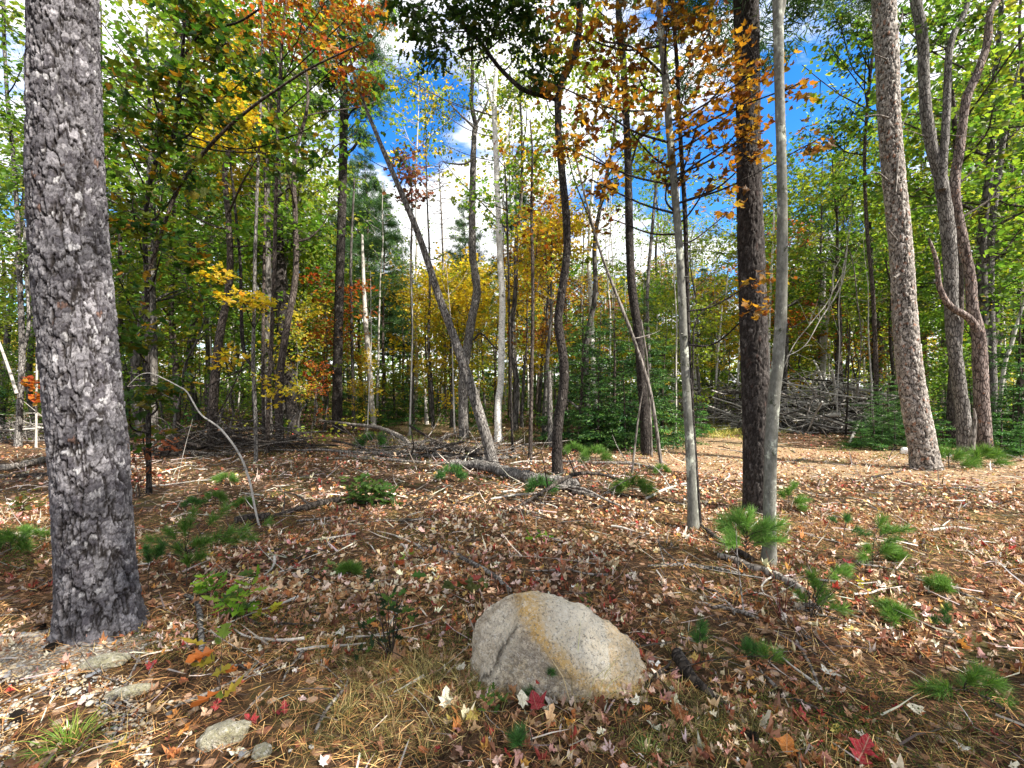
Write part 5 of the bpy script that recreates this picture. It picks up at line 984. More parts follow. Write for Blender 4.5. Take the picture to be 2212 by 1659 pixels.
# undergrowth at the foot of the woods
B = Batch(); n = 1700; Y = np.sqrt(rl.uniform(12 ** 2, 46 ** 2, n)); X = rl.uniform(-1.3, 1.4, n) * Y; u = 1106 + X / Y * PF; ok = ~((u > 1400) & (u < 1960) & (Y < 17)) & ~((u > 780) & (u < 1200) & (Y < 17)); X, Y = X[ok], Y[ok]; n = len(X); k = 46
x = np.repeat(X, k) + rl.normal(0, .45, n * k); y = np.repeat(Y, k) + rl.normal(0, .45, n * k); hh = np.repeat(rl.uniform(.3, 1.2, n) * (1 + np.clip(Y - 20, 0, 20) / 14), k); p = np.stack([x, y, height(x, y) + hh * rl.random(n * k)], 1)
V, F = leaves_geo(QUAD, p, rand_dirs(rl, n * k, .5), ground_normal(n * k, .6), rl.uniform(.08, .16, n * k), None, 1.1); B.add(V, F, np.repeat(np.repeat(pal_cols(rl, G_ + FR_ + GY_[:3], n), k, 0), 4, 0))
tag(link('undergrowth', B.mesh('undergrowth', M_leaf, smooth=False)), 'knee-high leafy undergrowth at the foot of the woods', 'undergrowth', kind='stuff')

# ------------------------------------------------------------------ pebbles, cones
rp = np.random.default_rng(12); V0, F0 = None, None
def ico_like(seed, n=7, amp=.22):
    th = np.linspace(0, np.pi, n); ph = np.linspace(0, 2 * np.pi, n + 2, endpoint=False); P = np.stack([np.outer(np.sin(th), np.cos(ph)), np.outer(np.sin(th), np.sin(ph)), np.outer(np.cos(th), np.ones_like(ph))], -1).reshape(-1, 3)
    P = P * (1 + amp * vnoise(P * 1.2 + seed * 3.1, seed)[:, None]); m = n + 2; i = np.arange(n - 1)[:, None] * m; j = np.arange(m)[None]; return P, np.stack([i + j, i + m + j, i + m + (j + 1) % m, i + (j + 1) % m], -1).reshape(-1, 4)
PC_ = {'white': (.50, .46, .38), 'pale grey': (.32, .30, .26), 'bluish grey': (.19, .20, .22), 'tan': (.34, .25, .16), 'cream': (.42, .35, .24), 'dark grey': (.11, .105, .10)}
pm = {(c, s): mesh_np('pebble', ico_like(s)[0], [ico_like(s)[1]], M_pebble, np.tile(v, (len(ico_like(s)[0]), 1)), True) for c, v in PC_.items() for s in range(4)}
spots = [(rp.uniform(0, 230), rp.uniform(1345, 1480)) for _ in range(120)] + [(rp.normal(300, 60), rp.normal(1515, 18)) for _ in range(24)] + [(rp.normal(480, 90), rp.normal(1628, 12)) for _ in range(14)] + [(rp.uniform(0, 330), rp.uniform(1480, 1655)) for _ in range(34)]
for u, v in spots:
    q = gp(u, min(v, 1655)); c = rp.choice(list(PC_), p=[.18, .26, .1, .2, .2, .06]); s = rp.uniform(.005, .014) * (1.25 if rp.random() < .15 else 1)
    if (q[0] - OA[0]) ** 2 + (q[1] - OA[1]) ** 2 < .23 ** 2: continue
    o = link('pebble', pm[(c, int(rp.integers(4)))], None, (q[0], q[1], q[2] + s * .35 + .008)); o.scale = (s * 1.35, s, s * .62); o.rotation_euler = (rp.normal(0, .15), rp.normal(0, .15), rp.uniform(0, 3.14))
    sz = 'large' if s > .02 else ('tiny' if s < .011 else 'small'); lab = f'{sz} {c} pebble {where(q[0], q[1])}'; tag(o, lab, 'pebble', 'pebbles in the gravel strip'); pending.append((o, lab))
B = Batch(); n = 5200; P0, F0 = ico_like(3, 5); uu = rp.uniform(-60, 330, n); vv = 1345 + 330 * rp.random(n); ns_ = vnoise(np.stack([uu * .012, vv * .02, uu * 0], 1), 3); keep = (ns_ > np.where(vv < 1490, -.35, .22)) & ((uu - 20) < (vv - 1300) * 3.2); uu, vv = uu[keep], vv[keep]
y = EYE * PF / (vv - HZ); x = (uu - 1106) / PF * y; ok = (x - OA[0]) ** 2 + (y - OA[1]) ** 2 > .22 ** 2; x, y = x[ok], y[ok]; n = len(x); s = .0018 + .006 * rp.random(n) ** 2.2; a = rp.uniform(0, 6.28, n)
Vx = P0[None] * s[:, None, None] * [1.3, 1, .85]; R_ = np.stack([np.cos(a)[:, None] * Vx[..., 0] - np.sin(a)[:, None] * Vx[..., 1], np.sin(a)[:, None] * Vx[..., 0] + np.cos(a)[:, None] * Vx[..., 1], Vx[..., 2]], -1) + np.stack([x, y, height(x, y) + .011], 1)[:, None]
ci = np.array(list(PC_.values()))[rp.integers(0, 6, n)] * rp.uniform(.7, 1.1, (n, 1)); B.add(R_.reshape(-1, 3), (np.arange(n)[:, None, None] * len(P0) + F0[None]).reshape(-1, 4), np.repeat(ci, len(P0), 0))
tag(link('gravel', B.mesh('gravel', M_pebble)), 'fine pale gravel scattered along the near left ground', 'gravel', kind='stuff')
def pine_cone(label, u, v, L, rz, tilt=1.45):
    q = gp(u, v); T = thing('pine_cone', label, 'pine cone', (q[0], q[1], q[2] + L * .22)); T.rotation_euler = (tilt, 0, rz)
    B = Batch(); B.add(*tube_geo(np.array([[0, 0, -L / 2], [0, 0, 0], [0, 0, L / 2]]), np.array([.15, .2, .05]) * L, 8)); link('core', B.mesh('core', M_deadk), T)
    V = np.array([(-.5, 0, 0), (.5, 0, 0), (.42, .75, .12), (0, 1, .2), (-.42, .75, .12), (-.4, .05, -.14), (.4, .05, -.14), (0, .9, .08)]); F = np.array([(0, 1, 2), (0, 2, 4), (2, 3, 4), (5, 7, 6), (0, 4, 5), (4, 3, 7), (4, 7, 5), (1, 6, 2), (2, 6, 7), (2, 7, 3)])
    me = mesh_np('scale', V, [F], M_deadk)
    for k in range(54):
        t = k / 53; a = k * 2.3999; r = .17 * L; o = bpy.data.objects.new('scale', me); COL.objects.link(o); o.parent = T; ln = L * .36 * math.sin(.35 + 2.5 * t) ** .7 + .001
        y_ = np.array([math.cos(a), math.sin(a), .5]); y_ = nrm(y_); z_ = nrm(np.array([-math.cos(a) * .5, -math.sin(a) * .5, 1])); x_ = np.cross(y_, z_); p_ = np.array([math.cos(a) * r * .5, math.sin(a) * r * .5, (t - .5) * L * .86])
        o.matrix_local = Matrix([[x_[i] * ln * .7, y_[i] * ln, z_[i] * ln * .6, p_[i]] for i in range(3)] + [[0, 0, 0, 1]])
pine_cone('dark open pine cone in the gravel at the foot of the plated pine', 112, 1412, .075, .4)
pine_cone('dark pine cone lying in needles near the bottom left corner', 38, 1566, .075, 1.2)
pine_cone('grey ridged pine cone on its side near the bottom right of centre', 1618, 1600, .075, .6)
pine_cone('small dark pine cone at the left foot of the plated pine', 86, 1355, .06, 2.0)
pine_cone('dark pine cone just behind the lime oak seedling', 498, 1252, .06, 1.0)

# ------------------------------------------------------------------ seedlings, shrubs
rsd = np.random.default_rng(31)
def tuft_mesh(seed, L, n=130, pal=[((.10, .22, .035), 3), ((.15, .28, .045), 3), ((.06, .15, .03), 2)], fat=1.1):
    r = np.random.default_rng(seed); t = r.random(n); p = np.stack([np.zeros(n), np.zeros(n), t * L * .7], 1) + r.normal(0, .002, (n, 3)); a = r.uniform(0, 6.28, n); up = r.uniform(.0, 1.3, n)
    d = np.stack([np.cos(a), np.sin(a), up + t], 1); no = rand_dirs(r, n); V, F = leaves_geo(STRAW, p, d, no, L * r.uniform(.7, 1.15, n), r.normal(0, .2, n), fat); return mesh_np('needle_tuft', V, [F], M_needle, np.repeat(pal_cols(r, pal, n, .2), 5, 0))
TUFT = [tuft_mesh(k, .105) for k in range(3)]; TUFTD = [tuft_mesh(9 + k, .10, pal=PN_ + SD_[:1]) for k in range(2)]; TUFTL = [tuft_mesh(19 + k, .10, pal=[((.22, .40, .09), 3), ((.14, .30, .06), 2)]) for k in range(2)]
def pine_seedling(label, u, v, H, tips, sc=1.0, tset=None, name='pine_seedling', cat='seedling'):
    """tips: (du, dv) of every shoot end in survey pixels from the foot; each shoot carries needle tufts"""
    tset = tset or TUFT; q = gp(u, v); Y = q[1]; T = thing(name, label, cat, q); B = Batch(); ends = []; sc = sc * .82
    top = np.array([rsd.normal(0, .02), rsd.normal(0, .02), H]); stem = spline([[0, 0, -.02], [rsd.normal(0, .01), 0, H * .5], top], 10); capped(B, stem, np.linspace(.005 * sc, .0025 * sc, 10), 6)
    for du, dv in tips:
        e = np.array([du * Y / PF, rsd.uniform(-.5, .5) * abs(du) * Y / PF + rsd.normal(0, .02), -dv * Y / PF]); zb = max(.25 * H, min(H * .95, e[2] * .75)); b = np.array([np.interp(zb, stem[:, 2], stem[:, 0]), 0, zb])
        pth = spline([b, (b + e) / 2 + [0, 0, .01], e], 7); capped(B, pth, np.linspace(.003, .0018, 7) * sc, 5); ends.append((e, nrm(e - b + [0, 0, .03]))); ends.append((pth[4], nrm(e - b + [0, 0, .06])))
    link('stem', B.mesh('stem', M_deadk, smooth=True), T)
    for e, d in ends:
        o = bpy.data.objects.new('needle_tuft', tset[int(rsd.integers(len(tset)))]); COL.objects.link(o); o.parent = T; s = sc * rsd.uniform(.8, 1.15); o.location = [float(c) for c in e]; o.rotation_mode = 'QUATERNION'; o.rotation_quaternion = Vector(d).to_track_quat('Z', 'Y'); o.scale = (s, s, s)
pine_seedling('bushy bright green pine seedling right of the plated pine foot', 402, 1262, .28, [(-70, -95), (-50, -80), (-30, -110), (-20, -70), (0, -120), (15, -150), (25, -90), (45, -95), (60, -150), (80, -110), (105, -100), (130, -115), (30, -60), (5, -45), (120, -95)], 1.0)
pine_seedling('thin-stemmed young pine seedling against the plated pine', 322, 1278, .25, [(0, -95), (15, -80), (-5, -70), (22, -95)], .75, TUFTD)
pine_seedling('round pale green pine seedling before the grey maple foot', 1611, 1215, .30, [(-45, -55), (-30, -80), (-10, -95), (10, -100), (25, -80), (45, -60), (0, -65), (-20, -50), (25, -45), (45, -85), (0, -80), (-35, -68), (35, -70), (-15, -88), (15, -55), (-28, -62)], 1.35, TUFTL)
pine_seedling('two-tiered green pine seedling on the right of the clearing', 1884, 1232, .26, [(-35, -30), (-10, -38), (20, -35), (45, -40), (60, -30), (30, -75), (45, -85), (25, -95), (40, -60)], 1.0)
pine_seedling('spindly pine seedling left of the two-tiered one', 1822, 1185, .24, [(0, -62), (12, -55), (-15, -55), (25, -35), (40, -30)], .8, TUFTD)
pine_seedling('green pine seedling right of the red-twigged bush', 1765, 1325, .20, [(-20, -30), (0, -60), (-10, -75), (15, -45), (25, -30), (35, -20), (10, -25)], .9)
pine_seedling('wide sprawling pine seedling near the bottom right corner', 2085, 1490, .12, [(-75, -10), (-55, -15), (0, -30), (20, -40), (45, -25), (60, 5), (80, 20), (30, 10), (95, 25), (10, 0)], .85)
pine_seedling('dark thin pine seedling with sparse top above the sprawling one', 2045, 1440, .26, [(-8, -120), (2, -130), (-20, -100), (10, -95)], .5, TUFTD)
pine_seedling('small pine seedling behind the grey maple stem', 1702, 1105, .22, [(0, -40), (15, -50), (-10, -35), (28, -25), (25, -10), (10, -20)], 1.2)
pine_seedling('pale pine seedling above the yellow sprig on the right', 1810, 1260, .14, [(0, -25), (10, -20), (-15, -18), (14, -30)], .8, TUFTL)
pine_seedling('grey-green needle tuft at the bottom in front of the boulder', 1120, 1628, .03, [(0, -22), (6, -14), (-5, -14)], .6, TUFTD)
pine_seedling('tiny pine seedling rising before the boulder face', 1180, 1505, .13, [(0, -40), (-15, -25), (20, -40), (8, -55), (-35, -15)], .5, TUFTD)
pine_seedling('small dark pine sprig with narrow upright shape right of the boulder', 1520, 1425, .10, [(0, -45), (5, -25), (-8, -20)], .7, TUFTD)
pine_seedling('short dark pine sprig below the narrow upright one', 1620, 1420, .06, [(0, -15), (8, -8), (-6, -10)], .7, TUFTD)
pine_seedling('flat green needle sprig on the litter right of the short dark sprig', 1670, 1440, .03, [(-10, -8), (10, 4), (20, 10)], .8, TUFT)
for u, v, w_, lab in ((462, 1092, 24, 'bright tuft-like pine seedling below the arching birch'), (488, 1050, 22, 'bright green pine seedling left of the brush'), (412, 1098, 16, 'dim little pine seedling left of the bright pair'), (1365, 1072, 40, 'deep green low pine seedling by the fallen sticks'), (1168, 1075, 34, 'grey-green pine seedling in front of the long grey log'), (525, 1098, 16, 'sparse pine seedling beside the arching birch foot'), (805, 975, 34, 'dim spreading fir seedling behind the fallen logs'), (975, 1040, 30, 'dim pine seedling left of the long grey log'), (1285, 1000, 30, 'small fir seedling behind the thin dead stem'), (1240, 985, 24, 'small pine seedling right of the crooked oak foot'), (1428, 1025, 18, 'green pine seedling at the foot of the slanting dead stem'), (2050, 1018, 40, 'bright low fir seedling right of the pinkish pine foot'), (2120, 1010, 40, 'bright low fir seedling below the many-stemmed tree'), (1940, 1220, 14, 'small pine sprig right of the two-tiered seedling'), (1925, 1330, 20, 'lime green pine sprig low on the right'), (2030, 1285, 16, 'yellowish pine sprig on the far right litter'), (755, 1245, 18, 'tiny green pine sprig beside the pale ferny patch'), (20, 1200, 45, 'green leafy seedling cut by the left edge'), (60, 1170, 30, 'green spreading seedling left of the plated pine')):
    pine_seedling(lab, u, v, w_ * GY(v) / PF * .9, [(w_ * math.cos(a) * .6, -w_ * .8 * (.35 + .5 * abs(math.sin(a)))) for a in np.linspace(0, math.pi, 7)], max(.8, w_ * GY(v) / PF / .16), TUFT if 'dim' not in lab and 'grey' not in lab else TUFTD)
def leafy(name, label, u, v, tips, lpal, palname, tk, ls, stem_mat, nl=4, cat='seedling', sr=.0028, bare=False, spread=.03):
    q = gp(u, v); Y = q[1]; T = thing(name, label, cat, q); B = Batch(); ends = []
    for du, dv in tips:
        e = np.array([du * Y / PF, rsd.normal(0, .06), -dv * Y / PF]); m = e * [.35, .4, .5] + rsd.normal(0, .008, 3); s0 = np.array([rsd.normal(0, .012), rsd.normal(0, .012), -.01]); pth = spline([s0, m, e], 9); capped(B, pth, np.linspace(sr, sr * .4, 9), 5); ends.append((pth, e))
    link('stem', B.mesh('stem', stem_mat), T)
    if bare: return T
    for pth, e in ends:
        for k in range(nl):
            p = pth[-1 - int(rsd.integers(0, 3))] + rsd.normal(0, spread * .5, 3); d = rand_dirs(rsd, 1, .3)[0]
            put_leaf(leaf_proto(tk, palname, lpal, 20 + int(rsd.integers(6))), 'leaf', T, np.zeros(3), p, d, nrm(np.array([rsd.normal(0, .4), -.35 + rsd.normal(0, .3), 1])), ls * rsd.uniform(.65, 1.2))
    return T
LIME = [((.20, .36, .035), 3), ((.13, .27, .03), 3), ((.30, .42, .05), 1)]; GL = [((.06, .14, .025), 3), ((.10, .18, .03), 2)]
leafy('oak_seedling', 'lime green oak seedling beside the pine seedling', 452, 1290, [(-20, -30), (0, -45), (15, -35), (-5, -25), (25, -25)], LIME, 'LM', 'oak', .085, M_deadk, 6)
leafy('oak_seedling', 'glossy bright green oak seedling left of the scattered pale leaves', 508, 1345, [(-10, -60), (10, -75), (30, -95), (-30, -35), (20, -40), (0, -20), (45, -85), (-15, -15)], LIME + GL, 'LG', 'oak', .09, M_deadk, 5)
leafy('oak_seedling', 'yellow-leaved seedling lying low right of the glossy oak seedling', 582, 1325, [(-10, -10), (8, -8), (20, -4)], [((.60, .62, .05), 1), ((.5, .45, .04), 1)], 'YL', 'oak', .075, M_deadk, 4)
leafy('oak_seedling', 'tall thin seedling with yellowing and red leaves near the bottom left', 470, 1500, [(-10, -110), (20, -130), (0, -60), (30, -30), (25, 10), (-5, 15)], [((.16, .24, .04), 3), ((.40, .30, .04), 1), ((.45, .15, .03), 1), ((.26, .20, .04), 1)], 'MX', 'oak', .10, M_deadk, 3)
leafy('dark_bush', 'small bush of dark upright stems with a few green leaves left of the boulder', 842, 1425, [(-70, -40), (-40, -150), (-25, -200), (-10, -110), (5, -160), (20, -150), (40, -170), (50, -120), (15, -60), (-45, -60), (30, -90), (-60, -90)], GL + DK_[:1], 'GD', 'oak', .07, M_deadk, 3, 'bush', .0038)
leafy('red_seedling', 'maroon-leaved seedling on the stick behind the boulder', 1020, 1290, [(-40, -25), (0, -45), (20, -20), (-10, -30)], [((.22, .05, .04), 2), ((.10, .12, .03), 2), ((.30, .09, .06), 1)], 'MR', 'maple', .08, M_deadk, 5)
leafy('red_seedling', 'seedling with one rusty and one green leaf beyond the dark bush', 872, 1222, [(-8, -18), (14, -20), (-20, -8)], [((.40, .09, .03), 2), ((.22, .36, .04), 1)], 'RG', 'maple', .075, M_deadk, 2)
leafy('bare_bush', 'red-twigged bare bush below the pale fallen log', 1688, 1338, [(-35, -110), (-20, -140), (-5, -90), (8, -150), (25, -85), (-50, -70), (12, -60), (40, -60), (-12, -60)], None, '', '', 0, bark_mat('red_twig', (.10, .025, .02), (.16, .045, .035), (.22, .08, .06), depth=.001), cat='bush', sr=.003, bare=True)
leafy('bare_bush', 'black-twigged bare bush right of the red-twigged bush', 1748, 1338, [(5, -80), (20, -120), (45, -150), (35, -70), (70, -80), (95, -105)], None, '', '', 0, M_deadk, cat='bush', sr=.003, bare=True)
leafy('green_shrub', 'low dense glossy green shrub with a yellow fringe left of the long log', 798, 1092, [(-55, -15), (-45, -35), (-25, -50), (-5, -52), (15, -45), (35, -30), (50, -12), (-20, -25), (10, -25), (30, -12), (-40, -12)], [((.045, .10, .02), 4), ((.09, .16, .03), 3), ((.28, .28, .03), .8)], 'SH', 'oak', .13, M_deadk, 13, 'shrub', .006, spread=.12)
leafy('oak_seedling', 'yellow-green oak seedling beyond the boulder in the pale leaves', 1165, 1180, [(-12, -18), (10, -25), (22, -14)], LIME, 'LM', 'oak', .07, M_deadk, 4)
leafy('oak_seedling', 'small lime seedling low in front of the orange maple foot', 1270, 1310, [(-8, -10), (8, -14)], GL, 'GL', 'oak', .05, M_deadk, 4)
leafy('oak_seedling', 'green-leaved seedling touching the left foot of the boulder', 1062, 1535, [(-8, -50), (5, -20), (25, -15), (-12, -5), (15, 5)], GL + LIME[:1], 'GL', 'oak', .04, M_deadk, 4)
leafy('oak_seedling', 'rusty red shrub beside the base of the plated pine', 300, 1075, [(-25, -60), (0, -90), (25, -70), (-10, -120), (30, -110), (40, -40), (10, -50)], [((.24, .06, .03), 3), ((.34, .10, .04), 2), ((.13, .05, .02), 2)], 'RB', 'oak', .10, M_deadk, 6, 'shrub', .004, spread=.08)
leafy('oak_seedling', 'dim russet oak seedlings behind the plated pine', 345, 990, [(-40, -30), (-15, -50), (10, -45), (40, -40), (0, -20), (60, -20)], [((.20, .06, .03), 3), ((.28, .09, .04), 2), ((.10, .09, .02), 1)], 'RC', 'oak', .14, M_deadk, 9, 'shrub', .006, spread=.16)
leafy('oak_seedling', 'leafy dark shrub left behind the plated pine', 50, 1110, [(-30, -30), (0, -40), (30, -40), (15, -15), (-15, -15)], [((.09, .10, .02), 3), ((.22, .08, .03), 1)], 'DL', 'oak', .10, M_deadk, 6, 'shrub', .004, spread=.1)
leafy('fern', 'pale green ferny patch among the litter left of the dark bush', 705, 1235, [(-20, -6), (0, -12), (20, -10), (35, -5), (10, -4), (-8, -10)], [((.26, .34, .12), 2), ((.18, .28, .08), 2)], 'FN', 'oak', .05, M_deadk, 6, 'fern', .002, spread=.05)
leafy('yellow_sprig', 'bright yellow flowering sprig on the right among pine seedlings', 1842, 1262, [(0, -14), (6, -18), (-6, -12)], [((.70, .62, .05), 1)], 'YS', 'oak', .03, M_deadk, 5, 'sprig', .002)
# bright grass tuft and long dry stalks
def grass_tuft(label, u, v, n, L, pal, r=.03, lean=.8):
    q = gp(u, v); Vb, Fb, cb_ = blades(np.array([q[0]]), np.array([q[1]]), n, L * .6, L, r, pal, lean, 1.2); o = link('grass_tuft', mesh_np('grass_tuft', Vb - q, [Fb], M_needle, cb_), None, q); tag(o, label, 'grass tuft', kind=None)
grass_tuft('fresh green grass tuft fanning out near the bottom left', 150, 1612, 130, .14, [((.14, .26, .03), 3), ((.26, .34, .05), 2)])
grass_tuft('small dull green grass tuft right of the fresh green one', 262, 1618, 60, .08, [((.12, .18, .04), 3), ((.24, .24, .08), 2)], .02)
grass_tuft('fresh green grass tuft at the bottom right of the boulder', 1400, 1625, 80, .09, [((.12, .24, .05), 3), ((.20, .30, .06), 2)])
grass_tuft('thin blond grass stalks rising before the right face of the boulder', 1250, 1520, 16, .30, [((.55, .45, .25), 1)], .05, .2)
grass_tuft('pale dry grass clump leaning right of the big pine seedling', 1590, 1290, 30, .12, [((.5, .42, .22), 1)])

# ------------------------------------------------------------------ fallen wood
rw = np.random.default_rng(77)
def stick(name, label, cat, pts, mat, lift=.3, group=None, rough=.08, seed=1, twigs=0, k=8, pend=False, dz=None, step=.05):
    """pts: (u, v, w) on the ground; dz: extra height per point in metres"""
    P, R = [], []
    for m, (u, v, w) in enumerate(pts):
        q = gp(u, v); r = .5 * w * q[1] / PF; P.append(q + [0, 0, .014 + r * lift + (dz[m] if dz else 0)]); R.append(r)
    P, R = resample(np.array(P), np.array(R), step); P = P + rw.normal(0, 1, P.shape) * R.mean() * .12; O = P[0].copy(); B = Batch(); capped(B, P, R, k, rough, seed)
    for _ in range(twigs):
        i = int(rw.integers(2, len(P) - 1)); d = nrm(np.array([rw.normal(), rw.normal(), abs(rw.normal(.2, .4))])); L = rw.uniform(.15, .5) * (1 + P[i, 1] / 6); e = P[i] + d * L; e[2] = max(e[2], gz(e[0], e[1]) + .01)
        capped(B, spline([P[i], (P[i] + e) / 2 + rw.normal(0, .03, 3), e], 6), np.linspace(R[i] * .45, R[i] * .15, 6), 5)
    o = link(name, B.mesh(name, mat, O), None, O); tag(o, label, cat, group)
    if pend: pending.append((o, label))
    return o
stick('fallen_log', 'long rough grey log lying across the middle of the clearing', 'log', [(972, 1012, 17), (1040, 1018, 22), (1095, 1032, 24), (1140, 1047, 26), (1200, 1058, 30), (1245, 1062, 26)], M_ash, .6, rough=.12, k=14, dz=[.02, .02, .02, .03, .03, .03])
stick('fallen_log', 'broken tapering end of a log right of the long grey log', 'log', [(1242, 1068, 20), (1270, 1076, 14), (1292, 1082, 6)], M_dead, .5, k=10)
stick('fallen_log', 'pale slim log running from the left into the fallen heap', 'log', [(690, 936, 5), (760, 942, 6), (820, 948, 8), (865, 958, 10), (885, 966, 8)], M_dead, .8, dz=[.4, .35, .25, .12, .02], k=9)
stick('fallen_log', 'grey log stretched left to right behind the long grey log', 'log', [(700, 978, 6), (780, 983, 7), (870, 986, 8), (960, 990, 10), (1050, 996, 10), (1120, 988, 5)], M_ash, .7, twigs=6, k=10)
stick('fallen_log', 'thin pale log crossing beneath the heap left of centre', 'log', [(737, 988, 5), (820, 996, 6), (900, 1000, 6), (980, 1008, 5)], M_dead, .5, k=8)
stick('fallen_log', 'dark rotten log behind the foot of the slanting trunk', 'log', [(930, 975, 9), (990, 982, 13), (1040, 988, 12), (1060, 992, 9)], M_deadk, .8, k=10, dz=[.12, .08, .04, 0])
stick('fallen_log', 'long thin log lying right from the crooked oak', 'log', [(1215, 998, 5), (1290, 1002, 6), (1360, 1006, 7), (1425, 1014, 6), (1445, 1018, 3)], M_dead, .7, k=8, twigs=4)
stick('fallen_branch', 'crooked dark branch humped in front of the log end', 'branch', [(1105, 1106, 6), (1180, 1082, 8), (1235, 1058, 9), (1290, 1046, 7), (1345, 1050, 5), (1400, 1058, 3)], M_deadk, .6, dz=[0, .10, .2, .16, .05, 0], twigs=7)
stick('fallen_branch', 'long dead branch dipping right below the crooked dark branch', 'branch', [(1205, 1070, 8), (1260, 1080, 7), (1320, 1098, 5), (1360, 1105, 3)], M_dead, .6, dz=[.08, .1, .05, 0], twigs=5)
stick('fallen_branch', 'whitish thin stick in the leaves below the long log', 'stick', [(1060, 1082, 4), (1110, 1075, 5), (1160, 1072, 4)], M_farpale, .6)
stick('fallen_branch', 'pale stick lying between the long log and the orange maple', 'stick', [(1395, 1078, 5), (1440, 1060, 5), (1500, 1044, 4)], M_farpale, .6, twigs=2)
stick('fallen_log', 'dark charred-looking log piece left of the green shrub', 'log', [(508, 1132, 18), (545, 1124, 16), (585, 1120, 12)], M_deadk, .7, rough=.16, k=10)
stick('fallen_log', 'dark crooked log running up to the green shrub', 'log', [(588, 1122, 10), (640, 1108, 13), (690, 1098, 14), (735, 1090, 12)], M_deadk, .7, rough=.14, k=10, twigs=3)
stick('fallen_branch', 'long pale stick beside the dark crooked log', 'stick', [(640, 1128, 5), (690, 1122, 5), (730, 1118, 4)], M_dead, .6)
stick('fallen_branch', 'lichen-grey stick pointing down right to the top of the boulder', 'stick', [(905, 1190, 8), (944, 1198, 9), (985, 1208, 9), (1020, 1228, 10), (1060, 1250, 10), (1102, 1284, 9)], M_ash, .6, k=9)
stick('fallen_branch', 'dark limb sloping down right from the orange maple foot', 'branch', [(1500, 1128, 8), (1530, 1150, 10), (1560, 1172, 12), (1600, 1195, 14), (1625, 1210, 12)], M_deadk, .6, k=9)
stick('fallen_log', 'peeled whitish log lying past the foot of the grey maple stem', 'log', [(1550, 1204, 12), (1585, 1212, 15), (1625, 1226, 18), (1662, 1240, 18), (1700, 1258, 18), (1735, 1278, 14)], M_dead, .6, k=12, rough=.08)
stick('fallen_branch', 'thin branch lying left of the peeled whitish log', 'branch', [(1400, 1232, 6), (1475, 1228, 8), (1540, 1232, 9), (1600, 1240, 7), (1660, 1252, 4)], M_ash, .6, twigs=2)
stick('fallen_branch', 'grey forked twig lying below the red-twigged bush', 'branch', [(1500, 1312, 6), (1550, 1318, 9), (1600, 1330, 9), (1640, 1348, 5)], M_dead, .6, twigs=3)
stick('fallen_branch', 'black rotten branch right of the boulder', 'branch', [(1462, 1430, 26), (1478, 1460, 30), (1500, 1490, 22), (1540, 1515, 14), (1580, 1550, 9), (1605, 1590, 4)], M_deadk, .5, k=10, rough=.18)
stick('fallen_branch', 'slender curved stick on the litter right of the boulder', 'stick', [(1720, 1395, 6), (1735, 1420, 7), (1752, 1450, 6), (1770, 1495, 4)], M_dead, .7)
stick('fallen_branch', 'thin dark stick slanting across the lower right litter', 'stick', [(1660, 1508, 6), (1720, 1520, 6), (1780, 1545, 5), (1830, 1570, 4)], M_deadk, .7)
stick('fallen_branch', 'dark-tipped branch cut by the lower right edge', 'branch', [(2130, 1500, 6), (2180, 1540, 8), (2240, 1600, 9)], M_deadk, .7)
stick('fallen_branch', 'scaly birch branch standing up from the litter right of the plated pine', 'branch', [(438, 1425, 12), (434, 1380, 12), (430, 1330, 12), (420, 1300, 9), (400, 1285, 6)], M_ash, .6, rough=.16, k=9)
stick('fallen_branch', 'pale bent twig in the white leaves left of the dark bush', 'stick', [(545, 1302, 4), (560, 1325, 4), (590, 1345, 4), (610, 1355, 3)], M_farpale, .6)
stick('fallen_branch', 'whitish stick above the grass patch', 'stick', [(640, 1418, 6), (680, 1412, 7), (740, 1404, 5), (790, 1400, 3)], M_farpale, .6)
stick('fallen_branch', 'thin straight stick crossing the gravel strip', 'stick', [(40, 1530, 4), (130, 1490, 5), (220, 1440, 5), (245, 1425, 4)], M_dead, .9)
stick('fallen_branch', 'curved pale root at the foot of the plated pine', 'stick', [(118, 1380, 8), (150, 1397, 8), (195, 1410, 6), (230, 1402, 3)], M_dead, .4)
stick('fallen_log', 'dark weathered log at the left edge behind the plated pine', 'log', [(-40, 1026, 12), (30, 1018, 14), (105, 1004, 14)], M_dead, .6, k=10, dz=[.05, .05, .05])
stick('fallen_log', 'second grey log at the left edge under the dark weathered one', 'log', [(-40, 1040, 8), (40, 1034, 9), (105, 1028, 8)], M_deadk, .6, k=9)
stick('fallen_branch', 'Y-shaped pale dead branch propped by the brush pile', 'branch', [(1835, 960, 5), (1850, 945, 5), (1868, 925, 4), (1905, 912, 3)], M_farpale, .6, dz=[.0, .25, .5, .6], twigs=4)
stick('fallen_branch', 'short dead twig left of the pinkish pine foot', 'stick', [(1880, 1035, 5), (1920, 1028, 4), (1945, 1022, 4)], M_deadk, .6, twigs=2)
stick('fallen_branch', 'thin pale stick on the right-hand litter', 'stick', [(2010, 1152, 6), (2060, 1148, 6), (2110, 1152, 4)], M_farpale, .6)
